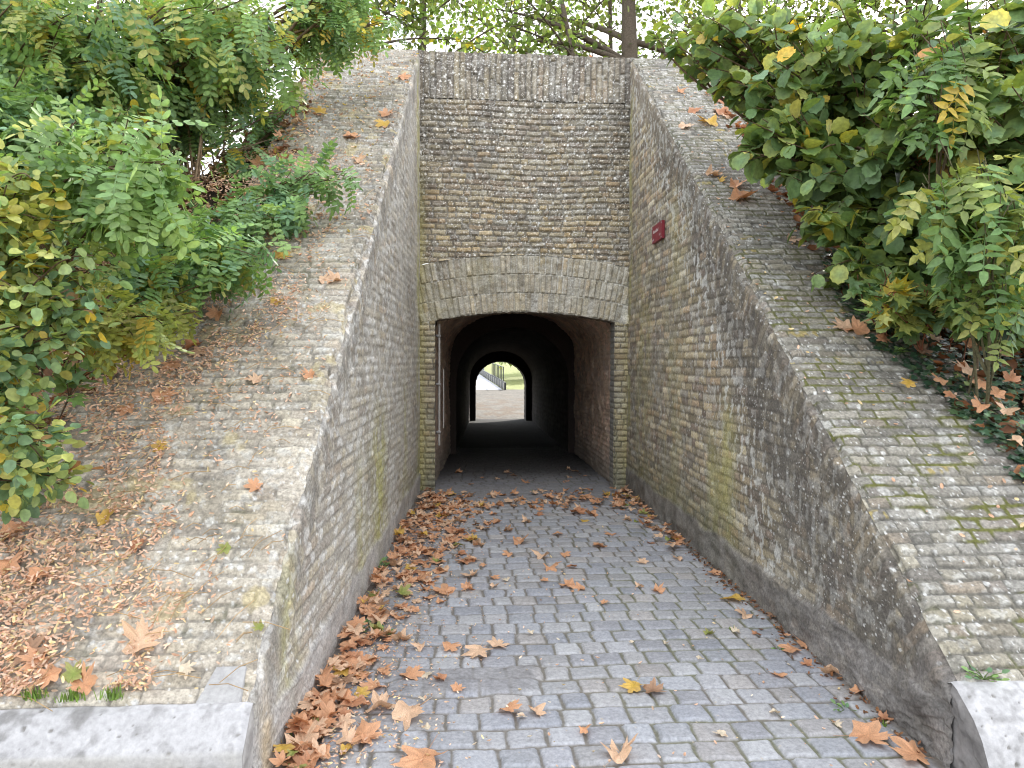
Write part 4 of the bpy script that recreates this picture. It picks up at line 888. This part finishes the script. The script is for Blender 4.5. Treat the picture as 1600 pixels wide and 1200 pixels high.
# ------------------------------------------------------------------ beyond the tunnel: railing, post, trees
rl = thing('bridge_railing', 'dark low railing with pale posts along the path beyond the tunnel', 'railing', (float(rx(40)), 40, float(zgr(np.array(40.)))))
ya = np.array([39.5, 42, 45, 49, 54, 60, 67, 75, 84])
def rp(y, dz=0): return np.array([float(rx(y)) + .15, y, float(zgr(np.array(float(y)))) + dz])
g = Geo()
for a, b in zip(ya[:-1], ya[1:]):
    p, q = rp(a), rp(b); w = np.array([.05, 0, 0])
    V = [p - w, q - w, q - w + (0, 0, .45), p - w + (0, 0, .45), p + w, q + w, q + w + (0, 0, .45), p + w + (0, 0, .45)]
    g.add(V, [(0, 1, 2, 3), (4, 7, 6, 5), (3, 2, 6, 7), (0, 3, 7, 4), (1, 5, 6, 2)], (.03, .034, .034))
g.obj('side_board', M_METAL, rl, False)
for a in np.concatenate([np.arange(39.6, 52, 1.6), np.arange(52, 84, 4)]):
    g = Geo(); p = rp(a); g.box(p + (-.10, -.06, 0), p + (-.052, .06, .42), (.40, .40, .37)); g.obj('post', M_METAL, rl, False)
g = Geo()
for z in (.47, 1.30): g.tube([rp(40.6, z), rp(44, z), rp(48, z)], .028, (.07, .075, .07), 6)
g.obj('handrail', M_METAL, rl)
for a in np.linspace(40.6, 48, 9):
    g = Geo(); g.tube([rp(a, .45), rp(a, 1.32)], .032, (.04, .045, .042), 6); g.obj('baluster', M_METAL, rl)
pp_ = at_y(755, 582, 60); g = Geo(); zb_ = float(zgr(np.array(60.)))
g.tube([(pp_[0], 60, zb_ + z) for z in (0, .2, .6, .85, .9)], np.array([.10, .09, .09, .10, .03]), (.30, .33, .42), 8)
tag(g.obj('bollard', M_METAL), 'distant blue grey bollard at the left edge of the far path', 'bollard')
rnd = np.random.default_rng(61)
for k, (x, y, h, mx, lb) in enumerate([(5.5, 58, 7, F2, 'sunlit tree right of the far railing seen through the tunnel'), (10, 75, 9, F2, 'tall green tree at the right beyond the far railing'), (-3.5, 95, 9, F1, 'hazy distant tree at the end of the far path')]):
    t_ = tree('distant_tree', lb, (x, y, float(zgr(np.array(float(y)))) - .5), h, (0, 0), 3.2, 24, 3500, .34, mx, 62 + k, r0=.2, zlo=.05, clump=1.0); t_['group'] = 'trees beyond the tunnel'

# ------------------------------------------------------------------ fallen leaves
DRYPAL = dict(orange=(.58, .30, .16), rust=(.43, .19, .095), tan=(.66, .45, .30), yellow=(.55, .36, .06), pale=(.62, .55, .42), green=(.22, .28, .06), brown=(.26, .15, .09))
LEAFM = {}
def leaf_mesh(col, k):
    key = (col, k)
    if key not in LEAFM:
        r = random.Random(k * 31 + len(col)); V, F = lobed(PLANE, 100 + k * 7 + len(col), (.28, .45, .18, .55, .34)[k % 5], zj=.03)
        if k % 5 == 3: V = V @ rot((1, 0, 0), .0).T; V[:, 2] += .8 * V[:, 1] ** 2
        V = V - [.36, 0, 0]; V[:, 2] -= np.percentile(V[:, 2], 22)
        c = np.array(DRYPAL[col]); rad = np.hypot(V[:, 0], V[:, 1])
        C = c * (np.array([r.uniform(.8, 1.2) for _ in V]))[:, None]
        C = mix(C, np.array(DRYPAL['tan']), np.clip(rad * .5, 0, .4)); nv = len(V)
        st = np.array([(-.36, .006, V[0, 2]), (-.36, -.006, V[0, 2]), (-.75, -.005, .04), (-.75, .005, .04)])
        st[:2, 0] = 0
        LEAFM[key] = mesh_np('fallen_leaf', np.vstack([V, st]), [F, np.array([(nv, nv + 1, nv + 2, nv + 3)])], np.vstack([C, np.tile(c * .8, (4, 1))]))
        LEAFM[key].materials.append(M_DRY)
    return LEAFM[key]
leaves = []        # (pos, normal, size, colour, zone)
NZ = np.array([0, 0, 1.]); NS_ = np.array([0, -SL, 1]) / math.hypot(1, SL)
rnd = np.random.default_rng(71)
def wcol(**w):
    ks = list(w); p = np.array([w[k] for k in ks]); return ks[rnd.choice(len(ks), p=p / p.sum())]
def gz(p, lift=.02): q = p.copy(); q[2] = float(zfl(np.array(p[1]))) + lift; return q
for px, py, s, c in [(695, 930, .19, 'orange'), (702, 1015, .12, 'orange'), (747, 1022, .16, 'tan'), (777, 1012, .12, 'tan'), (794, 1114, .12, 'orange'), (839, 1117, .09, 'tan'), (641, 1061, .13, 'orange'), (689, 1067, .08, 'rust'), (714, 1082, .07, 'orange'), (639, 1121, .17, 'tan'), (594, 1112, .14, 'tan'), (567, 1155, .15, 'orange'), (661, 1194, .20, 'orange'), (967, 1186, .15, 'tan'), (990, 1078, .12, 'yellow'), (1020, 1085, .11, 'brown'), (912, 1147, .06, 'orange'), (1027, 928, .10, 'orange'), (999, 921, .07, 'tan'), (905, 924, .12, 'orange'), (944, 946, .06, 'orange'), (852, 911, .07, 'orange'), (858, 892, .14, 'orange'), (894, 889, .09, 'rust'), (847, 873, .14, 'tan'), (882, 870, .10, 'orange'), (935, 856, .15, 'orange'), (811, 849, .16, 'orange'), (871, 837, .11, 'orange'), (956, 838, .13, 'orange'), (901, 803, .20, 'rust'), (925, 806, .15, 'orange'), (1004, 882, .10, 'tan'), (1059, 876, .11, 'tan'), (1016, 852, .08, 'rust'), (912, 817, .10, 'yellow'), (972, 787, .12, 'orange'), (714, 835, .20, 'rust'), (840, 807, .12, 'rust'),
                     (1146, 940, .17, 'yellow'), (1165, 966, .13, 'tan'), (1210, 967, .12, 'brown'), (1238, 1020, .12, 'orange'), (1259, 1013, .11, 'orange'), (1304, 1059, .16, 'tan'), (1217, 1061, .09, 'orange'), (1111, 877, .10, 'rust'), (1114, 899, .11, 'orange'), (1182, 996, .06, 'rust'), (1227, 997, .05, 'orange'), (1262, 1044, .07, 'rust'), (1352, 1158, .18, 'orange'), (1429, 1187, .16, 'orange'), (1382, 1130, .07, 'rust'), (1341, 1087, .08, 'orange'), (1107, 995, .07, 'green'), (1045, 846, .10, 'green'), (1150, 992, .06, 'pale'), (667, 1060, .07, 'pale')]:
    leaves.append((gz(on_z(px, py)), NZ, s, c, 'setts'))
for px, py, s in [(1127, 1153, .06), (1306, 1138, .05), (1210, 1119, .05), (629, 1177, .06), (665, 1144, .05), (815, 1125, .05), (661, 1097, .05), (830, 992, .05), (791, 910, .06), (1093, 1033, .04), (1040, 1010, .04), (985, 1008, .035)]:
    leaves.append((gz(on_z(px, py)), NZ, s, 'pale', 'setts'))
def sl(px, py): return on_slope(px, py, .025)
for px, py, s, c in [(222, 1005, .15, 'tan'), (45, 1018, .12, 'brown'), (62, 1030, .10, 'orange'), (165, 808, .10, 'yellow'), (215, 852, .08, 'rust'), (352, 857, .07, 'green'), (200, 638, .10, 'orange'), (252, 618, .13, 'orange'), (398, 760, .08, 'orange'), (524, 438, .12, 'tan'), (505, 437, .10, 'tan'), (484, 585, .08, 'orange'), (400, 592, .09, 'tan'), (115, 1055, .09, 'green'), (130, 1068, .11, 'orange'), (80, 1055, .10, 'orange'), (15, 880, .12, 'orange'), (20, 830, .13, 'orange'), (372, 450, .14, 'orange'), (440, 400, .13, 'yellow'), (603, 178, .17, 'orange'), (601, 193, .17, 'yellow'), (546, 212, .16, 'orange'), (629, 120, .16, 'orange'), (405, 255, .16, 'orange'), (442, 215, .15, 'orange'), (470, 262, .13, 'tan'), (500, 175, .15, 'yellow'), (270, 570, .12, 'orange'), (310, 550, .12, 'tan'), (300, 540, .12, 'rust'), (340, 490, .12, 'orange'), (250, 700, .08, 'yellow'), (60, 900, .11, 'orange'), (150, 690, .08, 'pale'), (290, 1045, .07, 'pale'), (405, 980, .05, 'green'), (480, 300, .12, 'yellow'), (430, 470, .09, 'yellow'), (560, 250, .12, 'tan')]:
    leaves.append((sl(px, py), NS_, s, c, 'left'))
for px, py, s, c in [(1103, 116, .18, 'tan'), (1129, 135, .19, 'orange'), (1129, 156, .19, 'rust'), (1084, 172, .17, 'rust'), (1109, 146, .13, 'tan'), (1124, 174, .20, 'rust'), (1138, 182, .16, 'tan'), (1109, 191, .22, 'yellow'), (1069, 197, .16, 'tan'), (1062, 141, .12, 'orange'), (1112, 271, .16, 'tan'), (1150, 288, .17, 'orange'), (1157, 307, .22, 'orange'), (1238, 373, .13, 'tan'), (1296, 431, .16, 'orange'), (1341, 514, .19, 'orange'), (1319, 509, .14, 'tan'), (1371, 510, .15, 'orange'), (1504, 587, .15, 'tan'), (1525, 610, .10, 'orange'), (1525, 644, .12, 'orange'), (1437, 557, .12, 'brown'), (1375, 539, .10, 'rust'), (1414, 608, .09, 'yellow'), (1478, 627, .08, 'rust'), (1566, 651, .11, 'tan'), (1551, 627, .12, 'orange'), (1499, 544, .15, 'orange'), (1454, 537, .10, 'tan'), (1330, 464, .14, 'rust'), (1463, 604, .11, 'orange'), (1350, 405, .2, 'orange'), (1290, 300, .18, 'rust'), (1250, 318, .16, 'orange'), (1520, 530, .13, 'orange'), (1560, 560, .12, 'brown'), (1580, 700, .08, 'tan'), (1125, 281, .08, 'yellow'), (1324, 442, .06, 'yellow'), (1575, 605, .11, 'rust')]:
    q = sl(px, py); q = q + NS_ * (.05 if q[0] > 2.5 and q[1] < 5 else 0); leaves.append((q, NS_, s, c, 'right'))
leaves.append((np.array([1.58, YP + .2, ZT + .03]), NZ, .2, 'orange', 'crest'))
# the drift along the foot of the left wall, then across the tunnel mouth, then along the right wall
def drift(n, f, zone, cw):
    k = 0
    while k < n:
        p = f()
        if p is None: continue
        x, y, lift = p; leaves.append((np.array([x, y, float(zfl(np.array(y))) + lift]), NZ, rnd.uniform(.05, .128), wcol(**cw), zone)); k += 1
CW = dict(orange=6, rust=1.2, tan=4.2, yellow=.5, brown=.8, green=.25)
def f1():
    y = 2.62 + 5.6 * rnd.uniform() ** 1.15; w = np.interp(y, [2.6, 3.2, 4.2, 5.5, 7, 8.2], [.15, .20, .26, .42, .5, .45])
    d = abs(rnd.normal()) * w * .62; x = float(xl(y)) + .05 + d
    return (x, y, .018 + max(0, .075 * (1 - d / w)) * rnd.uniform(0, 1)) if x < xr(y) - .1 else None
drift(480, f1, 'leftdrift', CW)
def f2():
    y = rnd.uniform(4.6, 7.6); x = float(xl(y)) + .35 + abs(rnd.normal()) * .35
    return (x, y, .02)
drift(95, f2, 'leftscatter', CW)
def f3():
    x = rnd.uniform(XL + .1, XR - .15); y = 7.72 + rnd.normal() * .36; return (x, y, .018 + rnd.uniform(0, .03)) if 7 < y < 8.6 else None
drift(125, f3, 'mouth', CW)
def f4():
    y = rnd.uniform(5.6, 8.2); x = float(xr(y)) - .05 - abs(rnd.normal()) * .13; return (x, y, .018 + rnd.uniform(0, .05))
drift(75, f4, 'rightdrift', CW)
def f5():
    y = rnd.uniform(8.7, 10.3); x = float(tcx(y)) + rnd.uniform(-1, 1.05); return (x, y, .02)
drift(16, f5, 'inside', CW)
def view_size(L):
    v = L[0] - EYE; return L[2] / max(v @ CF, .1)
leaves.sort(key=view_size, reverse=True)
leaves = [L for L in leaves if L[4] not in ('leftdrift', 'leftscatter', 'mouth', 'rightdrift', 'inside')] + [L for L in leaves if L[4] in ('leftdrift', 'leftscatter', 'mouth', 'rightdrift', 'inside')]
NIND = 296
ORD = ['nearest', 'second nearest', 'third nearest', 'fourth nearest', 'fifth nearest', 'sixth nearest', 'seventh nearest', 'eighth nearest', 'ninth nearest', 'tenth nearest', 'eleventh nearest', 'twelfth nearest']
CN = dict(orange='orange brown', rust='rust red', tan='tan', yellow='yellow', pale='small pale', green='yellowish green', brown='dull brown')
def zone_of(L):
    p, z = L[0], L[4]; y = p[1]
    if z == 'setts':
        side = 'near the left wall' if p[0] < .05 else 'near the right wall' if p[0] > 1.25 else 'in mid path'
        return 'on the grey setts ' + side, 'scattered leaves on the setts', True
    if z == 'left': return ('high on' if y > 5.2 else 'low on') + ' the left brick slope', 'leaves lying on the left slope', True
    if z == 'right': return ('on the upper right brick slope' if p[0] < 2.5 or y > 5 else 'among the ivy on the right slope'), 'leaves lying on the right slope', True
    if z == 'crest': return 'alone on the portal crest', 'leaves lying on the right slope', True
    if z == 'leftdrift': return 'in the thick drift along the left wall foot', 'leaves drifted along the left wall foot', False
    if z == 'leftscatter': return 'strewn beside the left drift towards the tunnel', 'leaves strewn beside the left drift', False
    if z == 'mouth': return 'in the band of leaves before the tunnel mouth', 'leaves before the tunnel mouth', False
    if z == 'rightdrift': return 'in the narrow drift along the right wall foot', 'leaves along the right wall foot', False
    return 'just inside the tunnel mouth', 'leaves inside the tunnel mouth', False
ind, rest = leaves[:NIND], leaves[NIND:]
bykey = {}
for L in ind: bykey.setdefault((CN[L[3]], zone_of(L)[0]), []).append(L)
lab = {}
for (cn, zn), Ls in bykey.items():
    uniq = zone_of(Ls[0])[2]
    Ls.sort(key=lambda L: (L[0] - EYE) @ CF)
    for i, L in enumerate(Ls):
        lab[id(L)] = f'{cn} fallen leaf {zn}' if (len(Ls) == 1 or not uniq) else f'{ORD[min(i, 11)]} {cn} fallen leaf {zn}'
def leaf_matrix(L, r):
    p, nrm, s = L[0], L[1], L[2]
    n = Vector(nrm) + Vector((r.uniform(-.22, .22), r.uniform(-.22, .22), 0)); n.normalize()
    a = r.uniform(0, 6.283); t = Vector((math.cos(a), math.sin(a), 0)); t = (t - n * t.dot(n)).normalized(); b = n.cross(t)
    return Matrix(((t.x * s, b.x * s, n.x * s, p[0]), (t.y * s, b.y * s, n.y * s, p[1]), (t.z * s, b.z * s, n.z * s, p[2]), (0, 0, 0, 1)))
rl_ = random.Random(5)
for L in ind:
    o = bpy.data.objects.new('fallen_leaf', leaf_mesh(L[3], rl_.randrange(5))); COL.objects.link(o)
    o.matrix_world = leaf_matrix(L, rl_); o.scale *= 1.0
    tag(o, lab[id(L)], 'leaf', zone_of(L)[1])
g = Geo()
for L in rest:
    me = leaf_mesh(L[3], rl_.randrange(5)); n = len(me.vertices); V = np.empty(n * 3, np.float32); me.vertices.foreach_get('co', V); V = V.reshape(-1, 3)
    C = np.empty(n * 4, np.float32); me.attributes['col'].data.foreach_get('color', C); C = C.reshape(-1, 4)[:, :3]
    M = np.array(leaf_matrix(L, rl_)); F = np.array([p.vertices[:] for p in me.polygons if len(p.vertices) == 3])
    g.add(V @ M[:3, :3].T + M[:3, 3], F, C)
# tiny dry leaflets, leaf stalks and crumbs
def litter(n, f, size, pal, asp=.45):
    P, N_, S_ = [], [], []
    while len(P) < n:
        q = f()
        if q is None: continue
        P.append(q[0]); N_.append(q[1]); S_.append(rnd.uniform(.6, 1.3) * size)
    P = np.array(P); n_ = len(P); a = rnd.uniform(0, 6.283, n_)
    d = np.stack([np.cos(a), np.sin(a), rnd.normal(size=n_) * .25], -1); nn = np.array(N_) + rnd.normal(size=(n_, 3)) * .35
    d = d - (d * nn).sum(1)[:, None] * nn / (nn ** 2).sum(1)[:, None]
    V, F = oval(asp, .5, 6); V = V.copy(); V[:, 2] += 1.1 * (V[:, 0] - .5) ** 2 - .1
    pal = np.array(pal); c = pal[rnd.integers(0, len(pal), n_)] * rnd.uniform(.75, 1.25, (n_, 1))
    place(g, [(V, F, None)], P, d, nn, np.array(S_), c, rnd)
LP = [(.74, .52, .38), (.68, .44, .30), (.78, .58, .44), (.58, .36, .24), (.74, .60, .34), (.62, .45, .32)]
def l1():
    y = 2.5 + 3.6 * rnd.uniform() ** 1.3; x = rnd.uniform(-2.5, float(xl(y)) - .03); t = (float(xl(y)) - x)
    e = np.interp(y, [2.5, 3, 3.6, 4.4, 6], [1.05, 1.0, .85, .75, .9]); cl = float(vn(x * 4.5, y * 4.5, 0, 81)); cl2 = float(vn(x * 13, y * 13, 0, 82))
    pr = ss(e - .75, e + .1, t) * (.25 + .9 * ss(.35, .6, cl)) * (.4 + .9 * ss(.3, .65, cl2)) + .05 * ss(.5, .7, cl2)
    return (np.array([x, y, zs(y) + .022 + rnd.uniform(0, .02)]), NS_) if rnd.uniform() < pr else None
litter(14000, l1, .026, LP, .36)
def l1b():
    y = 2.52 + rnd.uniform() ** 2 * .55; x = rnd.uniform(-2.2, -.98); cl = float(vn(x * 5, y * 5, 0, 83))
    return (np.array([x, y, zs(y) + .022 + rnd.uniform(0, .015)]), NS_) if rnd.uniform() < ss(.35, .65, cl) * ss(-.9, -1.35, x) * (1.2 if y < 2.68 else .7) else None
litter(2600, l1b, .025, LP, .36)
def l2():
    y = rnd.uniform(5, 8.3); x = rnd.uniform(-1.7, float(xl(y)) - .02); return (np.array([x, y, zs(y) + .02]), NS_) if rnd.uniform() < .25 + .75 * ss(-1.25, -1.6, x) else None
litter(900, l2, .04, LP + [(.55, .42, .10)])
def l3():
    y = rnd.uniform(2.6, 8); x = rnd.uniform(float(xr(y)) + .02, 3.0); return (np.array([x, y, zs(y) + .02]), NS_) if rnd.uniform() < .3 + .7 * ss(2.5, 2.9, x) else None
litter(380, l3, .03, LP)
def l4():
    y = 2.5 + 5.6 * rnd.uniform() ** 1.5; x = float(xl(y)) + .05 + abs(rnd.normal()) * .3; return (np.array([x, y, .02]), NZ) if x < xr(y) - .02 else None
litter(2600, l4, .019, LP + [(.6, .52, .4)])
def l5():
    y = 2.5 + 5.6 * rnd.uniform() ** 1.5; x = rnd.uniform(float(xl(y)), float(xr(y)) - .02); return (np.array([x, y, .02]), NZ)
litter(260, l5, .022, LP + [(.6, .55, .45)])
def l6():
    y = rnd.uniform(2.6, 6.5); x = float(xr(y)) - .02 - abs(rnd.normal()) * .06; return (np.array([x, y, .015]), NZ)
litter(330, l6, .03, [(.22, .10, .05), (.30, .15, .07), (.15, .09, .06)])
def l7():
    y = rnd.uniform(3.0, 7); x = rnd.uniform(-3.6, float(xlo(y)) + .25)
    if y > 5.2 and rnd.uniform() < .7: return None
    return (np.array([x, y, max(hz(x, y), zs(y) if x > xlo(y) else -9) + .02]), NS_)
litter(2600, l7, .07, [(.30, .13, .055), (.36, .19, .09), (.20, .10, .05), (.42, .27, .14)], .7)
def l8():
    y = rnd.uniform(3.2, 7); x = rnd.uniform(float(xro(y)) - .3, 4.6); return (np.array([x, y, max(hz(x, y), zs(y) if x < xro(y) else -9) + .02]), NS_)
litter(1500, l8, .08, [(.30, .12, .05), (.36, .17, .08), (.22, .10, .05)], .75)
for k in range(170):                                    # fine dry stalks
    y = 2.5 + 3.2 * rnd.uniform() ** 1.3; x = rnd.uniform(-2.1, float(xl(y)) - .05)
    a = rnd.uniform(-.4, 1.3); L = rnd.uniform(.06, .2); e = np.array([math.cos(a) * L, math.sin(a) * L * .8, 0]); e[2] = SL * e[1]
    p = np.array([x, y, zs(y) + .03]); g.tube([p, p + e * .5 + (0, 0, .015), p + e], .0016, np.array((.50, .34, .17)) * rnd.uniform(.7, 1.2), 4)
o = g.obj('leaf_litter', M_DRY); tag(o, 'dry brown leaves and leaflets littering the slopes and path edges', None, None, 'stuff')

# ------------------------------------------------------------------ small weeds and a broken branch
def weed(px, py, where, label, n, size, kind, seed, group='weeds in cracks and edges'):
    p = (on_z(px, py) if where == 'g' else sl(px, py)); r = np.random.default_rng(seed)
    t = thing('weed_plant' if kind != 'grass' else 'grass_tuft', label, 'weed', tuple(p), group); gl, gs = Geo(), Geo()
    if kind == 'grass':
        for k in range(n):
            a = r.uniform(0, 6.28); q = p + np.array([r.normal() * size * .4, r.normal() * size * .2, 0]); e = q + np.array([math.cos(a) * size * .3, math.sin(a) * size * .3, size * r.uniform(.5, 1)])
            m = (q + e) / 2 + (0, 0, size * .15); w = np.array([math.sin(a), -math.cos(a), 0]) * .003
            gl.add([q - w, q + w, m + w * .8, m - w * .8, e], [(0, 1, 2), (0, 2, 3), (3, 2, 4)], np.array((.19, .31, .07)) * r.uniform(.7, 1.3))
        gl.obj('blades', M_LEAF, t)
    else:
        P, D, U = [], [], []
        for k in range(n):
            a = r.uniform(0, 6.28); d = np.array([math.cos(a), math.sin(a), r.uniform(.1, .7)]); L = size * r.uniform(.3, 1); e = p + d * L
            gs.tube([p, p + d * L * .5 + (0, 0, .006), e], .0014, (.12, .2, .05), 4); P.append(e); D.append(d); U.append((r.normal() * .4, -.3, 1))
        place(gl, OVL, P, D, U, size * r.uniform(.35, .6, n), pick(dict(fresh=4, teal=2), n, r), r)
        gs.obj('stems', M_LEAF, t); gl.obj('foliage', M_LEAF, t)
weed(588, 890, 'g', 'green weed at the left wall foot beside the drift', 22, .10, 'w', 1)
weed(578, 985, 'g', 'small green weed poking through the left drift', 16, .07, 'w', 2)
weed(600, 993, 'g', 'second green weed just right of the one in the left drift', 14, .06, 'w', 3)
weed(460, 1165, 'g', 'green grass tuft at the near end of the left drift', 26, .06, 'grass', 4)
weed(55, 1092, 's', 'leftmost grass tuft above the left kerb stone', 36, .05, 'grass', 5)
weed(112, 1094, 's', 'middle grass tuft above the left kerb stone', 40, .05, 'grass', 6)
weed(178, 1092, 's', 'rightmost grass tuft above the left kerb stone', 44, .055, 'grass', 7)
weed(1538, 1062, 's', 'green weed growing above the right kerb stone', 26, .06, 'w', 8)
weed(1378, 1137, 'g', 'green grass tuft beside a leaf at the right wall foot', 22, .04, 'grass', 9)
weed(1322, 1112, 'g', 'flat green weed between setts near the right wall', 12, .05, 'w', 10)
weed(1398, 552, 's', 'bright green weed at the edge of the ivy', 26, .07, 'w', 11)
weed(1218, 1018, 'g', 'tiny green weed in a joint near the right wall', 10, .035, 'w', 12)
weed(1145, 985, 'g', 'grass sprig in a sett joint right of mid path', 14, .035, 'grass', 13)
q0, q1 = sl(42, 700), sl(74, 650); q0 = q0 + (0, 0, .03); q1 = q1 + (0, -.02, .05)
g = Geo(); g.tube(bez(q0, (q0 + q1) / 2 + (0, 0, .015), q1, 8), np.linspace(.022, .026, 8), (.24, .17, .14), 10)
tag(g.obj('broken_branch', M_BARK), 'short broken branch lying in the litter at left', 'branch')

# ------------------------------------------------------------------ light and camera
SUN_EL, SUN_AZ = D2R(33), D2R(28)                        # azimuth from +Y towards +X: behind the mound, to the right
w = bpy.data.worlds.new('World'); SC.world = w; w.use_nodes = True
nt = w.node_tree; bg = nt.nodes['Background']; sky = nt.nodes.new('ShaderNodeTexSky'); sky.sky_type = 'NISHITA'; sky.sun_disc = False
sky.sun_elevation = SUN_EL; sky.sun_rotation = SUN_AZ; sky.dust_density = 2.0; sky.air_density = 1.0
tc = N(nt, 'ShaderNodeTexCoord'); nz = N(nt, 'ShaderNodeTexNoise'); nz.inputs['Scale'].default_value = 2.6; nz.inputs['Detail'].default_value = 7
nt.links.new(tc.outputs['Generated'], nz.inputs['Vector'])
cm = N(nt, 'ShaderNodeMapRange'); cm.inputs['From Min'].default_value = .36; cm.inputs['From Max'].default_value = .52; nt.links.new(nz.outputs['Fac'], cm.inputs['Value'])
cl = N(nt, 'ShaderNodeMix', data_type='RGBA'); cl.inputs[7].default_value = (7.9, 8.0, 8.3, 1)     # bright broken cloud in front of the blue
nt.links.new(cm.outputs['Result'], cl.inputs[0]); nt.links.new(sky.outputs[0], cl.inputs[6])
nt.links.new(cl.outputs[2], bg.inputs['Color']); bg.inputs['Strength'].default_value = 0.15
sd = bpy.data.lights.new('sun', 'SUN'); sd.energy = 3.6; sd.angle = D2R(.6); sd.color = (1, .95, .86)
so = bpy.data.objects.new('sun', sd); COL.objects.link(so)
dv = Vector((math.cos(SUN_EL) * math.sin(SUN_AZ), math.cos(SUN_EL) * math.cos(SUN_AZ), math.sin(SUN_EL)))
so.rotation_euler = dv.to_track_quat('Z', 'Y').to_euler(); so.location = (10, 20, 30)
cd = bpy.data.cameras.new('camera'); cd.sensor_width = 36; cd.lens = 36 * FPX / 1600; cd.clip_end = 3000; cd.clip_start = .05
co = bpy.data.objects.new('camera', cd); COL.objects.link(co)
Mx = Matrix(((CR[0], CU[0], -CF[0], EYE[0]), (CR[1], CU[1], -CF[1], EYE[1]), (CR[2], CU[2], -CF[2], EYE[2]), (0, 0, 0, 1)))
co.matrix_world = Mx; SC.camera = co
vs = SC.view_settings; vs.view_transform = 'Standard'; vs.look = 'None'; vs.gamma = 1; vs.use_curve_mapping = False; vs.exposure = 1.36
SC.cycles.sample_clamp_indirect = 4; SC.cycles.max_bounces = 8; SC.cycles.transparent_max_bounces = 8
try: SC.cycles.use_denoising = True; SC.cycles.denoising_input_passes = 'RGB_ALBEDO_NORMAL'; SC.cycles.denoising_prefilter = 'ACCURATE'; SC.cycles.filter_width = 1.1
except Exception: pass
